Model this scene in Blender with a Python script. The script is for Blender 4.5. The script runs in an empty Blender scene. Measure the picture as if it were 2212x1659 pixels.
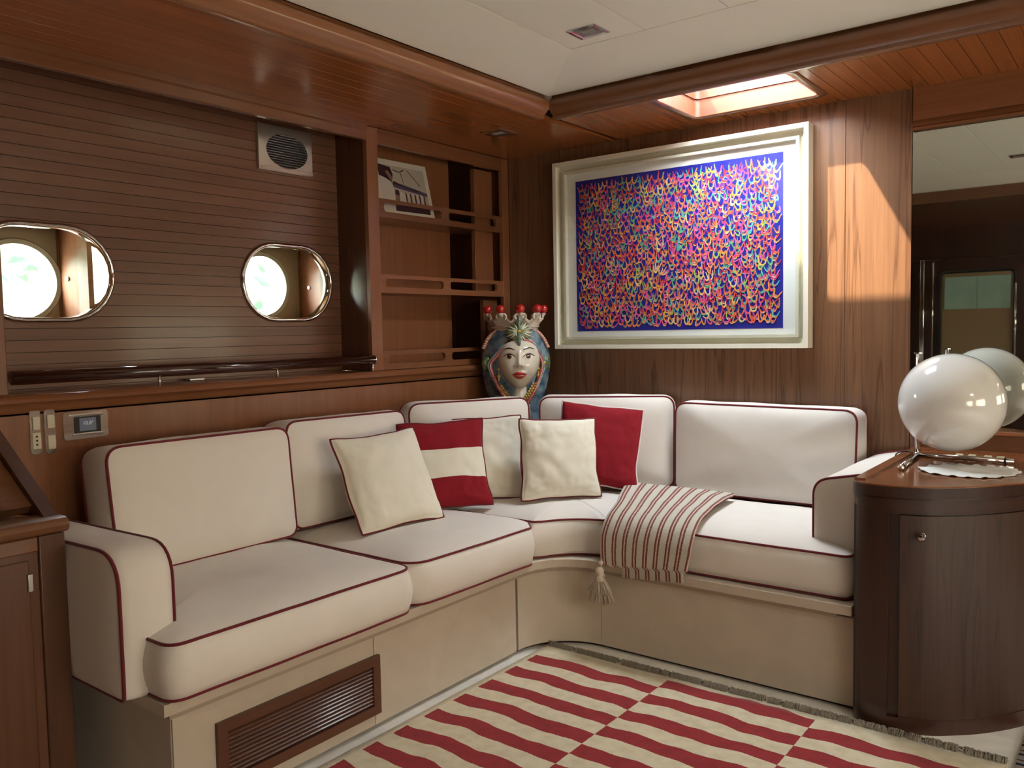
import bpy, bmesh, math, random
import numpy as np
from mathutils import Vector, Matrix, noise
random.seed(7)
PI = math.pi
S = bpy.context.scene
COL = S.collection

# ------------------------------------------------------------------ camera, world, lights, exposure
F = 1808.33; yaw, pitch, roll = -0.65495023, -0.0631243, -0.01897532
fw = Vector((math.sin(yaw)*math.cos(pitch), math.cos(yaw)*math.cos(pitch), math.sin(pitch)))
rt = Vector((math.cos(yaw), -math.sin(yaw), 0)); upv = rt.cross(fw)
c_, s_ = math.cos(roll), math.sin(roll)
rt, upv = c_*rt + s_*upv, -s_*rt + c_*upv
cam_d = bpy.data.cameras.new('camera'); cam = bpy.data.objects.new('camera', cam_d); COL.objects.link(cam)
M3 = Matrix((rt, upv, -fw)).transposed()
cam.matrix_world = Matrix.Translation((0, 0, 1.1)) @ M3.to_4x4()
cam_d.sensor_fit = 'HORIZONTAL'; cam_d.sensor_width = 36.0; cam_d.lens = 36.0*F/2212.0
cam_d.clip_start = 0.02; cam_d.clip_end = 200
S.camera = cam

S.view_settings.view_transform = 'Standard'; S.view_settings.look = 'None'
S.view_settings.gamma = 1.0; S.view_settings.use_curve_mapping = False
S.view_settings.exposure = 0.12

W = bpy.data.worlds.new('sky'); S.world = W; W.use_nodes = True
wn, wl = W.node_tree.nodes, W.node_tree.links
wn.clear()
wo = wn.new('ShaderNodeOutputWorld'); wb = wn.new('ShaderNodeBackground')
tc = wn.new('ShaderNodeTexCoord'); sx = wn.new('ShaderNodeSeparateXYZ'); cr = wn.new('ShaderNodeValToRGB')
wl.new(tc.outputs['Generated'], sx.inputs[0]); wl.new(sx.outputs['Z'], cr.inputs[0])
cr.color_ramp.elements[0].position = 0.0; cr.color_ramp.elements[0].color = (1.0, 0.97, 0.92, 1)
cr.color_ramp.elements[1].position = 0.7; cr.color_ramp.elements[1].color = (0.80, 0.90, 1.0, 1)
wl.new(cr.outputs[0], wb.inputs[0]); wb.inputs[1].default_value = 60.0
wl.new(wb.outputs[0], wo.inputs[0])

sd = bpy.data.lights.new('sun', 'SUN'); sun = bpy.data.objects.new('sun', sd); COL.objects.link(sun)
SUN = Vector((0.526, 0.6, -1.0)).normalized()
sun.rotation_euler = SUN.to_track_quat('-Z', 'Y').to_euler(); sun.location = (-3, -3, 6)
sd.energy = 24.0; sd.angle = math.radians(1.3); sd.color = (1.0, 0.88, 0.66)

def area(name, loc, d, sx_, sy_, power, color=(1, 1, 1), portal=False):
    a = bpy.data.lights.new(name, 'AREA'); a.shape = 'RECTANGLE'; a.size = sx_; a.size_y = sy_
    a.energy = power; a.color = color
    o = bpy.data.objects.new(name, a); COL.objects.link(o); o.location = loc
    o.rotation_euler = Vector(d).to_track_quat('-Z', 'Y').to_euler()
    if portal: a.cycles.is_portal = True
    return o
# portals only guide the sky light through the modelled openings
area('portal_window', (2.39, 1.75, 1.01), (-1, 0, 0), 0.66, 1.12, 1, portal=True)
area('portal_window', (2.39, 0.10, 1.01), (-1, 0, 0), 0.66, 1.12, 1, portal=True)
area('portal_hatch', (-1.166, 2.77, 2.07), (0, 0, -1), 0.47, 0.45, 1, portal=True)
area('portal_hatch', (1.85, 1.025, 2.06), (0, 0, -1), 0.56, 0.57, 1, portal=True)  # over the added starboard hatch
area('portal_port', (-2.91, 1.140, 1.283), (1, 0, 0), 0.25, 0.25, 1, portal=True)
area('portal_port', (-2.91, 2.036, 1.297), (1, 0, 0), 0.25, 0.25, 1, portal=True)

# ------------------------------------------------------------------ materials
def nm(name):
    m = bpy.data.materials.new(name); m.use_nodes = True
    n, l = m.node_tree.nodes, m.node_tree.links
    return m, n, l, n['Principled BSDF']
def setp(b, **k):
    names = dict(color='Base Color', rough='Roughness', metal='Metallic', coat='Coat Weight', coatr='Coat Roughness',
                 spec='Specular IOR Level', sheen='Sheen Weight', ior='IOR', emit='Emission Color', es='Emission Strength', sss='Subsurface Weight')
    for a, v in k.items():
        s = b.inputs[names[a]]
        s.default_value = (*v, 1) if isinstance(v, tuple) and len(v) == 3 else v
def plain(name, color, rough=0.5, **k):
    m, n, l, b = nm(name); setp(b, color=color, rough=rough, **k)
    tx = n.new('ShaderNodeTexNoise'); tx.inputs['Scale'].default_value = 60
    bp = n.new('ShaderNodeBump'); bp.inputs['Strength'].default_value = 0.01; bp.inputs['Distance'].default_value = 0.001
    l.new(tx.outputs[0], bp.inputs['Height']); l.new(bp.outputs[0], b.inputs['Normal'])
    return m
def wood(name, dark, light, axis='Y', rough=0.3, coat=0.3, streak=1.0, gscale=1.0, vari=0.25):
    m, n, l, b = nm(name); setp(b, rough=rough, coat=coat, coatr=0.12)
    t = n.new('ShaderNodeTexCoord'); mp = n.new('ShaderNodeMapping'); l.new(t.outputs['Object'], mp.inputs[0])
    oi = n.new('ShaderNodeObjectInfo')
    sc = {'X': (1.0, 42, 42), 'Y': (42, 1.0, 42), 'Z': (42, 42, 1.0)}[axis]
    mp.inputs['Scale'].default_value = tuple(v*gscale for v in sc)
    ad = n.new('ShaderNodeVectorMath'); ad.operation = 'ADD'
    cb = n.new('ShaderNodeCombineXYZ'); mu = n.new('ShaderNodeMath'); mu.operation = 'MULTIPLY'; mu.inputs[1].default_value = 37
    l.new(oi.outputs['Random'], mu.inputs[0])
    for i in range(3): l.new(mu.outputs[0], cb.inputs[i])
    l.new(mp.outputs[0], ad.inputs[0]); l.new(cb.outputs[0], ad.inputs[1])
    n1 = n.new('ShaderNodeTexNoise'); n1.inputs['Scale'].default_value = 1.0; n1.inputs['Detail'].default_value = 5; n1.inputs['Distortion'].default_value = 0.6
    l.new(ad.outputs[0], n1.inputs['Vector'])
    n2 = n.new('ShaderNodeTexNoise'); n2.inputs['Scale'].default_value = 7.0; n2.inputs['Detail'].default_value = 3
    l.new(ad.outputs[0], n2.inputs['Vector'])
    mx = n.new('ShaderNodeMix'); mx.inputs[0].default_value = 0.35
    l.new(n1.outputs[0], mx.inputs[2]); l.new(n2.outputs[0], mx.inputs[3])
    r = n.new('ShaderNodeValToRGB'); l.new(mx.outputs[0], r.inputs[0])
    e = r.color_ramp.elements
    e[0].position = 0.33; e[0].color = (*dark, 1); e[1].position = 0.62; e[1].color = (*light, 1)
    col = r.outputs[0]
    if streak > 1.0:   # teak: sparse dark wandering veins
        mp2 = n.new('ShaderNodeMapping'); l.new(t.outputs['Object'], mp2.inputs[0])
        mp2.inputs['Scale'].default_value = {'X': (.7, 16, 16), 'Y': (16, .7, 16), 'Z': (16, 16, .7)}[axis]
        ad2 = n.new('ShaderNodeVectorMath'); ad2.operation = 'ADD'; l.new(mp2.outputs[0], ad2.inputs[0]); l.new(cb.outputs[0], ad2.inputs[1])
        n3 = n.new('ShaderNodeTexNoise'); n3.inputs['Scale'].default_value = 1.0; n3.inputs['Detail'].default_value = 2.5; n3.inputs['Distortion'].default_value = 0.9
        l.new(ad2.outputs[0], n3.inputs['Vector'])
        r3 = n.new('ShaderNodeValToRGB'); l.new(n3.outputs[0], r3.inputs[0])
        q = r3.color_ramp.elements; q[0].position = .475; q[0].color = (1, 1, 1, 1); q[1].position = .525; q[1].color = (1, 1, 1, 1)
        x = q.new(.5); x.color = (.30, .22, .18, 1)
        m3 = n.new('ShaderNodeMix'); m3.data_type = 'RGBA'; m3.blend_type = 'MULTIPLY'; m3.inputs[0].default_value = min(1, streak-1)
        l.new(col, m3.inputs[6]); l.new(r3.outputs[0], m3.inputs[7]); col = m3.outputs[2]
    mr = n.new('ShaderNodeMapRange'); mr.inputs[3].default_value = 1-vari; mr.inputs[4].default_value = 1+vari
    l.new(oi.outputs['Random'], mr.inputs[0])
    hs = n.new('ShaderNodeHueSaturation'); l.new(mr.outputs[0], hs.inputs['Value']); l.new(col, hs.inputs['Color'])
    l.new(hs.outputs[0], b.inputs['Base Color'])
    bp = n.new('ShaderNodeBump'); bp.inputs['Strength'].default_value = 0.08; bp.inputs['Distance'].default_value = 0.001
    l.new(mx.outputs[0], bp.inputs['Height']); l.new(bp.outputs[0], b.inputs['Normal'])
    return m
def fabric(name, c, rough=0.85, scale=900, bump=0.25, wr=0.0, sheen=0.15, blotch=0.06):
    m, n, l, b = nm(name); setp(b, rough=rough, sheen=sheen, spec=0.2)
    t = n.new('ShaderNodeTexCoord')
    a = n.new('ShaderNodeTexNoise'); a.inputs['Scale'].default_value = scale; a.inputs['Detail'].default_value = 1
    w = n.new('ShaderNodeTexNoise'); w.inputs['Scale'].default_value = 7; w.inputs['Detail'].default_value = 3; w.inputs['Distortion'].default_value = 1.2
    for q in (a, w): l.new(t.outputs['Object'], q.inputs['Vector'])
    r = n.new('ShaderNodeValToRGB'); l.new(w.outputs[0], r.inputs[0])
    e = r.color_ramp.elements; e[0].position = .3; e[1].position = .7
    e[0].color = (*[x*(1-blotch) for x in c], 1); e[1].color = (*[min(1, x*(1+blotch)) for x in c], 1)
    l.new(r.outputs[0], b.inputs['Base Color'])
    b1 = n.new('ShaderNodeBump'); b1.inputs['Strength'].default_value = bump; b1.inputs['Distance'].default_value = 0.0008
    l.new(a.outputs[0], b1.inputs['Height'])
    b2 = n.new('ShaderNodeBump'); b2.inputs['Strength'].default_value = wr; b2.inputs['Distance'].default_value = 0.02
    l.new(w.outputs[0], b2.inputs['Height']); l.new(b1.outputs[0], b2.inputs['Normal']); l.new(b2.outputs[0], b.inputs['Normal'])
    return m
def glass(name, tint=(1, 1, 1), refl=0.08):
    m, n, l, b = nm(name); n.remove(b)
    o = [x for x in n if x.type == 'OUTPUT_MATERIAL'][0]
    tr = n.new('ShaderNodeBsdfTransparent'); tr.inputs[0].default_value = (*tint, 1)
    gl = n.new('ShaderNodeBsdfGlossy'); gl.inputs['Roughness'].default_value = 0.01
    lw = n.new('ShaderNodeLayerWeight'); lw.inputs[0].default_value = .5
    pw = n.new('ShaderNodeMath'); pw.operation = 'POWER'; pw.inputs[1].default_value = 5; l.new(lw.outputs['Facing'], pw.inputs[0])
    fr = n.new('ShaderNodeMath'); fr.operation = 'MULTIPLY_ADD'; fr.inputs[1].default_value = .8; fr.inputs[2].default_value = refl*.5; l.new(pw.outputs[0], fr.inputs[0])
    mx = n.new('ShaderNodeMixShader'); l.new(fr.outputs[0], mx.inputs[0]); l.new(tr.outputs[0], mx.inputs[1]); l.new(gl.outputs[0], mx.inputs[2])
    l.new(mx.outputs[0], o.inputs[0]); return m

MAH_D, MAH_L = (0.175, 0.066, 0.028), (0.225, 0.088, 0.038)
mah_y = wood('mahogany_along', MAH_D, MAH_L, 'Y', 0.26, 0.5)
mah_x = wood('mahogany_across', MAH_D, MAH_L, 'X', 0.26, 0.5)
mah_z = wood('mahogany_upright', MAH_D, MAH_L, 'Z', 0.28, 0.45)
plank_m = wood('mahogany_wall_plank', (0.15, 0.068, 0.040), (0.185, 0.084, 0.050), 'Y', 0.33, 0.25, vari=0.12)
soffit_m = wood('mahogany_ceiling_board', (0.29, 0.088, 0.024), (0.35, 0.110, 0.031), 'Y', 0.24, 0.25, vari=0.06)
teak_z = wood('teak_veneer', (0.165, 0.078, 0.040), (0.235, 0.113, 0.057), 'Z', 0.36, 0.15, streak=1.6, vari=0.08)
teak_y = wood('teak_light', (0.15, 0.065, 0.02), (0.22, 0.10, 0.03), 'Y', 0.4, 0.05)
hatch_m = wood('hatch_teak', (0.085, 0.017, 0.0035), (0.13, 0.028, 0.006), 'X', 0.6, 0.0, vari=0.05)
fascia_m = wood('mahogany_fascia', (0.25, 0.098, 0.040), (0.31, 0.125, 0.052), 'Y', 0.28, 0.3, vari=.03)
grille_m = wood('grille_mahogany', (0.085, 0.030, 0.014), (0.12, 0.042, 0.019), 'Y', 0.4, 0.15, vari=.08)
dark_z = wood('dark_mahogany', (0.035, 0.013, 0.008), (0.052, 0.020, 0.012), 'Z', 0.3, 0.2)
gloss_z = wood('polished_dark_mahogany', (0.05, 0.020, 0.010), (0.085, 0.033, 0.016), 'Z', 0.16, 0.3)
desk_m = wood('desk_mahogany', (0.095, 0.037, 0.017), (0.135, 0.053, 0.024), 'Z', 0.35, 0.15)
desk_y = wood('desk_mahogany_along', (0.13, 0.056, 0.026), (0.18, 0.078, 0.036), 'Y', 0.3, 0.25)
cab_m = wood('cabinet_door_veneer', (0.045, 0.020, 0.011), (0.075, 0.033, 0.018), 'Z', 0.40, 0.12, streak=1.5)
rail_m = wood('dark_polished_rail', (0.03, 0.009, 0.007), (0.06, 0.018, 0.012), 'Y', 0.12, 0.9)
top_m = wood('table_top_mahogany', (0.22, 0.075, 0.03), (0.36, 0.13, 0.05), 'X', 0.2, 0.7)
groove_m = plain('groove_dark', (0.02, 0.008, 0.005), 0.7)
white_m = plain('headliner_white', (0.86, 0.84, 0.76), 0.75)
cot = fabric('cream_cotton', (0.79, 0.73, 0.665), 0.85, 900, 0.2, 0.03, blotch=0.02)
cot2 = fabric('ivory_linen', (0.80, 0.75, 0.63), 0.9, 500, 0.35, 0.04, blotch=0.02)
suede = fabric('beige_suede', (0.56, 0.475, 0.375), 0.95, 400, 0.15, 0.03, 0.3, 0.05)
red_f = fabric('red_linen', (0.25, 0.010, 0.018), 0.9, 500, 0.35, 0.04, 0.05, blotch=0.03)
pipe_m = fabric('burgundy_piping', (0.16, 0.018, 0.024), 0.8, 900, 0.2)
wpipe_m = fabric('white_piping', (0.75, 0.62, 0.60), 0.8, 900, 0.2)
tassel_m = fabric('tassel_cotton', (0.66, 0.58, 0.47), 0.9, 300, 0.5)
carpet_m = fabric('cream_carpet', (0.82, 0.78, 0.70), 1.0, 260, 1.0, 0.2, 0.3, 0.10)
chrome = plain('chrome', (0.78, 0.78, 0.78), 0.07, metal=1.0)
brushed = plain('brushed_steel', (0.62, 0.60, 0.56), 0.32, metal=1.0)
satin = plain('satin_chrome', (0.80, 0.79, 0.76), 0.16, metal=1.0)
black = plain('black_rubber', (0.01, 0.01, 0.01), 0.5)
ivory = plain('ivory_plastic', (0.66, 0.60, 0.44), 0.4)
frame_m = plain('cream_lacquer', (0.80, 0.75, 0.62), 0.45)
mat_m = plain('white_mat_board', (0.86, 0.85, 0.82), 0.8)
blue_m = plain('ultramarine_print', (0.012, 0.014, 0.30), 0.55)
opal = plain('opal_glass', (0.80, 0.79, 0.76), 0.12, coat=1.0, coatr=0.03)
pane_m = glass('window_glass', (0.97, 1.0, 0.98))
acry_m = glass('hatch_acrylic', (0.96, 0.96, 0.95))
dimming_m = glass('dimming_glass', (0.42, 0.40, 0.35))  # tint made up to dim the daylight through the unseen right windows
picgl_m = glass('picture_glass', (0.99, 1, 0.99))
portp_m = plain('port_cream_enamel', (0.26, 0.215, 0.13), 0.35)
mirror_m = plain('mirror_silver', (0.62, 0.65, 0.61), 0.015, metal=1.0)
for nd in mirror_m.node_tree.nodes:
    if nd.type == 'BUMP': nd.inputs['Strength'].default_value = 0
for mm in (chrome,):
    for nd in mm.node_tree.nodes:
        if nd.type == 'BUMP': nd.inputs['Strength'].default_value = 0.01
teal_m = fabric('teal_blind', (0.42, 0.66, 0.58), 0.9, 200, 0.2)
screen_m, n_, l_, b_ = nm('lcd_screen'); setp(b_, color=(0.05, 0.05, 0.06), rough=0.2, emit=(0.55, 0.55, 0.62), es=0.10)
digit_m, n_, l_, b_ = nm('lcd_digits'); setp(b_, color=(0.3, 0.3, 0.33), rough=0.3, emit=(0.8, 0.8, 0.9), es=0.25)

# ------------------------------------------------------------------ mesh helpers
OFF = {}
def tag(o, label=None, cat=None, group=None, kind=None):
    if label: o['label'] = label
    if cat: o['category'] = cat
    if group: o['group'] = group
    if kind: o['kind'] = kind
    return o
def thing(name, label, cat, loc, group=None):
    o = bpy.data.objects.new(name, None); COL.objects.link(o); o.location = loc
    o.empty_display_size = 0.05; OFF[o.name] = Vector(loc)
    return tag(o, label, cat, group)
def struct_empty(name, loc, label=None):
    o = bpy.data.objects.new(name, None); COL.objects.link(o); o.location = loc; o.empty_display_size = .05
    OFF[o.name] = Vector(loc); o['kind'] = 'structure'
    if label: o['label'] = label
    return o
def link(name, me, mats, parent=None, label=None, cat=None, kind=None, group=None, base=False):
    for m in (mats if isinstance(mats, (list, tuple)) else [mats]): me.materials.append(m)
    o = bpy.data.objects.new(name, me); COL.objects.link(o)
    off = Vector((0, 0, 0))
    if parent is not None:
        off = OFF[parent.name]; o.parent = parent
    elif base:
        n = len(me.vertices); a = np.empty(n*3); me.vertices.foreach_get('co', a); a = a.reshape(-1, 3)
        off = Vector(((a[:, 0].min()+a[:, 0].max())/2, (a[:, 1].min()+a[:, 1].max())/2, a[:, 2].min())); o.location = off
    if off.length > 0: me.transform(Matrix.Translation(-off))
    OFF[o.name] = off
    return tag(o, label, cat, group, kind)
def mesh(verts, faces, smooth=False, mi=None, fix=True):
    me = bpy.data.meshes.new('m'); me.from_pydata([tuple(v) for v in verts], [], faces)
    if fix:
        bm = bmesh.new(); bm.from_mesh(me); bmesh.ops.recalc_face_normals(bm, faces=bm.faces); bm.to_mesh(me); bm.free()
    if smooth: me.polygons.foreach_set('use_smooth', [True]*len(me.polygons))
    if mi is not None: me.polygons.foreach_set('material_index', mi)
    me.update(); return me
def joinm(parts):
    V, Fc, MI = [], [], []
    for p in parts:
        v, f = p[0], p[1]; k = p[2] if len(p) > 2 else 0
        b = len(V); V += [tuple(x) for x in v]; Fc += [tuple(i+b for i in q) for q in f]; MI += [k]*len(f)
    return V, Fc, MI
def bxvf(x0, x1, y0, y1, z0, z1):
    v = [(x, y, z) for z in (z0, z1) for y in (y0, y1) for x in (x0, x1)]
    return v, [(0, 2, 3, 1), (4, 5, 7, 6), (0, 1, 5, 4), (2, 6, 7, 3), (0, 4, 6, 2), (1, 3, 7, 5)]
def box(x0, x1, y0, y1, z0, z1, bev=0.0, seg=2):
    v, f = bxvf(x0, x1, y0, y1, z0, z1); me = mesh(v, f, fix=False)
    if bev > 0:
        bm = bmesh.new(); bm.from_mesh(me); r_ = bmesh.ops.bevel(bm, geom=bm.edges[:], offset=bev, segments=seg, profile=.5, affect='EDGES')
        if seg > 1:
            for q in r_['faces']: q.smooth = True
        bm.to_mesh(me); bm.free()
    return me
def sharpen(me, ang=40):
    bm = bmesh.new(); bm.from_mesh(me)
    for e in bm.edges:
        if len(e.link_faces) == 2 and e.calc_face_angle(0) > math.radians(ang): e.smooth = False
    bm.to_mesh(me); bm.free()
def tubevf(pts, rad, closed=False, k=8, flat=None):
    P = [Vector(p) for p in pts]; n = len(P); V = []; Fc = []
    T = []
    for i in range(n):
        a = P[(i-1) % n] if (closed or i > 0) else P[i]; b = P[(i+1) % n] if (closed or i < n-1) else P[i]
        t = (b-a); T.append(t.normalized() if t.length > 1e-9 else Vector((0, 0, 1)))
    u = T[0].orthogonal().normalized()
    for i in range(n):
        u = (u - T[i]*u.dot(T[i])); u = u.normalized() if u.length > 1e-6 else T[i].orthogonal().normalized()
        w = T[i].cross(u); r = rad[i] if isinstance(rad, (list, tuple)) else rad
        for j in range(k):
            a = 2*PI*j/k; V.append(P[i] + u*(math.cos(a)*r) + w*(math.sin(a)*r))
    for i in range(n if closed else n-1):
        o = ((i+1) % n)*k
        sh = 0
        if closed and i == n-1:   # align seam
            d = [(V[i*k]-V[j]).length for j in range(k)]; sh = d.index(min(d))
        for j in range(k):
            Fc.append((i*k+j, i*k+(j+1) % k, o+(j+1+sh) % k, o+(j+sh) % k))
    if not closed:
        Fc.append(tuple(range(k))[::-1]); Fc.append(tuple((n-1)*k+j for j in range(k)))
    return V, Fc
def tube(pts, rad, closed=False, k=8): v, f = tubevf(pts, rad, closed, k); return mesh(v, f, True)
def lathevf(prof, c, k=32, axis='Z', cap=True):
    V = []; Fc = []
    for r, h in prof:
        for j in range(k):
            a = 2*PI*j/k; p = (r*math.cos(a), r*math.sin(a), h)
            if axis == 'Z': V.append((c[0]+p[0], c[1]+p[1], c[2]+p[2]))
            elif axis == 'X': V.append((c[0]+p[2], c[1]+p[0], c[2]+p[1]))
            else: V.append((c[0]+p[0], c[1]-p[2], c[2]+p[1]))
    for i in range(len(prof)-1):
        for j in range(k): Fc.append((i*k+j, i*k+(j+1) % k, (i+1)*k+(j+1) % k, (i+1)*k+j))
    if cap and prof[0][0] > 1e-5: Fc.append(tuple(range(k))[::-1])
    if cap and prof[-1][0] > 1e-5: Fc.append(tuple((len(prof)-1)*k+j for j in range(k)))
    return V, Fc
def lathe(prof, c, k=32, axis='Z', cap=True):
    v, f = lathevf(prof, c, k, axis, cap); me = mesh(v, f, True); 
    bm = bmesh.new(); bm.from_mesh(me); bmesh.ops.remove_doubles(bm, verts=bm.verts, dist=1e-6); bm.to_mesh(me); bm.free(); sharpen(me, 45); return me
def ballvf(c, r, k=16, sc=(1, 1, 1)):
    V = [(c[0], c[1], c[2]-r*sc[2])]; Fc = []; m = k//2
    for i in range(1, m):
        a = PI*i/m
        for j in range(k):
            b = 2*PI*j/k; V.append((c[0]+r*sc[0]*math.sin(a)*math.cos(b), c[1]+r*sc[1]*math.sin(a)*math.sin(b), c[2]-r*sc[2]*math.cos(a)))
    V.append((c[0], c[1], c[2]+r*sc[2])); L = len(V)-1
    for j in range(k):
        Fc.append((0, 1+(j+1) % k, 1+j)); Fc.append((L, L-k+j, L-k+(j+1) % k))
    for i in range(m-2):
        for j in range(k):
            a = 1+i*k; Fc.append((a+j, a+(j+1) % k, a+k+(j+1) % k, a+k+j))
    return V, Fc
def ball(c, r, k=16, sc=(1, 1, 1)): v, f = ballvf(c, r, k, sc); return mesh(v, f, True)
def extr(poly, axis, a, b):
    """extrude a closed 2D polygon: axis 'Y' poly in (x,z); 'X' poly in (y,z); 'Z' poly in (x,y)"""
    def P(p, t): return {'Y': (p[0], t, p[1]), 'X': (t, p[0], p[1]), 'Z': (p[0], p[1], t)}[axis]
    n = len(poly); V = [P(p, a) for p in poly]+[P(p, b) for p in poly]
    Fc = [tuple(range(n)), tuple(range(2*n-1, n-1, -1))]+[(i, (i+1) % n, n+(i+1) % n, n+i) for i in range(n)]
    return V, Fc
def extrm(poly, axis, a, b, smooth=False):
    v, f = extr(poly, axis, a, b); me = mesh(v, f, smooth)
    if smooth: sharpen(me, 40)
    return me
def rpoly(pts, rads, seg=6, step=0.02):
    """polygon with rounded corners, resampled roughly every `step`"""
    n = len(pts); out = []
    for i in range(n):
        p = Vector(pts[i]); a = Vector(pts[i-1]); b = Vector(pts[(i+1) % n]); r = rads[i] if isinstance(rads, (list, tuple)) else rads
        u = (a-p).normalized(); w = (b-p).normalized(); ang = u.angle(w)
        d = min(r/math.tan(ang/2), (a-p).length*.48, (b-p).length*.48) if r > 0 else 0
        if d <= 1e-6: out.append(p); continue
        s = p+u*d; e = p+w*d
        for q in range(seg+1):
            t = q/seg; out.append(s*(1-t)**2+p*2*t*(1-t)+e*t*t)
    res = []
    for i in range(len(out)):
        a, b = out[i], out[(i+1) % len(out)]; L = (b-a).length; m = max(1, int(L/step))
        for q in range(m): res.append(a+(b-a)*(q/m))
    return res
def stadium(cy, cz, hw, hh, n=14):
    s = hw-hh; P = []
    for i in range(n+1): a = -PI/2+PI*i/n; P.append((cy+s+hh*math.cos(a), cz+hh*math.sin(a)))
    for i in range(n+1): a = PI/2+PI*i/n; P.append((cy-s+hh*math.cos(a), cz+hh*math.sin(a)))
    return P
def mapf(verts, O, R, U, N): return [O+R*v[0]+U*v[1]+N*v[2] for v in verts]

# ------------------------------------------------------------------ cushions
def cushion_vf(outline, h, dome_t, dome_b, bulge, seed, wr=0.004, c=None, sidewr=0.004):
    """slab cushion in local coords (x,y plane, z thickness). returns mesh data and the two seam loops"""
    n = len(outline); P = [Vector((p[0], p[1])) for p in outline]
    area_ = sum(P[i].cross(P[(i+1) % n]) for i in range(n))
    if area_ < 0: P.reverse()
    C = Vector(c) if c else sum(P, Vector((0, 0)))/n
    N = []
    for i in range(n):
        t = (P[(i+1) % n]-P[i-1]).normalized(); N.append(Vector((t.y, -t.x)))
    so = Vector((seed*3.1, seed*1.7, seed*.9))
    def wob(p, z, f, a): return noise.noise(Vector((p.x*f, p.y*f, z*f))+so)*a
    rings_s = [0, .12, .25, .38, .5, .61, .71, .80, .87, .925, .965, .988, 1.0]
    V = []; Fc = []; rings = []
    def add(ring): b = len(V); V.extend(ring); rings.append(b)
    def face(side, dome, zz):
        for s in (rings_s if side < 0 else rings_s[::-1]):
            ring = []
            for i in range(n):
                p = C+(P[i]-C)*s
                z = zz+side*(dome*(1-s**3.2) + 0.006*(1-s**14)) + side*(wob(p, zz, 5, wr*1.6)+wob(p, zz, 14, wr*.7))*(1-s**8*.7)
                ring.append((p.x, p.y, z))
            add(ring)
    face(-1, dome_b, -h/2)
    for q in range(1, 6):
        u = q/6; ring = []
        for i in range(n):
            z = -h/2+h*u; p = P[i]+N[i]*(bulge*math.sin(PI*u)**.8+wob(P[i], z*1.5, 6, sidewr)+wob(P[i], z, 16, sidewr*.4))
            ring.append((p.x, p.y, z))
        add(ring)
    face(1, dome_t, h/2)
    for a in range(len(rings)-1):
        A, B = rings[a], rings[a+1]
        for i in range(n): Fc.append((A+i, A+(i+1) % n, B+(i+1) % n, B+i))
    lo = rings[12]; hi = rings[12+6]
    return V, Fc, [V[lo+i] for i in range(n)], [V[hi+i] for i in range(n)]
def finish_cushion(name, V, Fc, loops, T, mat, pm, label, cat, group, pr=0.0038):
    W_ = [T @ Vector(v) for v in V]
    me = mesh(W_, Fc, True)
    bm = bmesh.new(); bm.from_mesh(me); bmesh.ops.remove_doubles(bm, verts=bm.verts, dist=1e-5); bm.to_mesh(me); bm.free()
    o = link(name, me, mat, None, label, cat, None, group, base=True)
    for L in loops:
        pts = [T @ Vector(p) for p in L]
        v, f = tubevf(pts, pr, True, 7); link('piping', mesh(v, f, True), pm, o)
    return o
def frameT(O, R, U, N): 
    m = Matrix((R, U, N)).transposed().to_4x4(); m.translation = O; return m

# ==================================================================== STRUCTURE
XL, YB, XP = -2.395, 3.12, -2.57
X1, Y0 = 2.30, -1.40
ZS, ZC = 1.892, 2.0
def sbox(name, *a, mat=None, parent=None, bev=0, kind=None, label=None): return link(name, box(*a, bev=bev), mat, parent, label, None, kind)

fl = sbox('floor', -2.6, X1+.1, Y0-.1, YB+.2, -0.05, 0.0, mat=carpet_m, kind='structure', label='cream pile carpet under the striped rugs')

# --- left wall: backing, narrow boards with porthole openings, wainscot
ports = [(1.121, 1.296), (1.988, 1.295)]
HW, HH = .196, .134
def cut_board(x0, x1, ya, yb, z0, z1, rows, holes, hw=HW, hh=HH):
    """board between ya..yb, z0..z1 with stadium holes cut away"""
    parts = []; zs = [z0+(z1-z0)*i/rows for i in range(rows+1)]
    segs = []  # list of (left(z), right(z))
    hs = [h for h in holes if z1 > h[1]-hh+1e-4 and z0 < h[1]+hh-1e-4]
    def half(h, z):
        d = abs(z-h[1]); 
        return None if d >= hh else (hw-hh)+math.sqrt(hh*hh-d*d)
    bounds = [lambda z: ya]
    for h in hs:
        def lf(z, h=h):
            q = half(h, z); return h[0]-(q if q is not None else 0.0)
        def rf(z, h=h):
            q = half(h, z); return h[0]+(q if q is not None else 0.0)
        bounds += [lf, rf]
    bounds.append(lambda z: yb)
    for k in range(0, len(bounds), 2):
        L, R = bounds[k], bounds[k+1]; V = []; Fc = []
        for z in zs:
            for x in (x0, x1):
                for y in (L(z), R(z)): V.append((x, y, z))
        for i in range(rows):
            a = i*4; b = a+4
            Fc += [(a+2, a+3, b+3, b+2), (a+1, a, b, b+1), (a, a+2, b+2, b), (a+3, a+1, b+1, b+3)]
        Fc += [(0, 1, 3, 2), (rows*4, rows*4+2, rows*4+3, rows*4+1)]
        parts.append((V, Fc))
    V, Fc, _ = joinm(parts); return V, Fc
v, f, _ = joinm([cut_board(XP-.03, XP-.012, Y0, 2.90, .94+ .05*i, .94+.05*(i+1), 5, ports, HW+.004, HH+.004) for i in range(22)])
wall_l = link('wall_left', mesh(v, f, fix=False), groove_m, None, 'mahogany lined left wall with two oval portholes', None, 'structure')
PB, G = 0.03475, .0016
z = .957 - 0.03475*0 
zz0 = 1.134 - PB*5; i = 0
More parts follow.
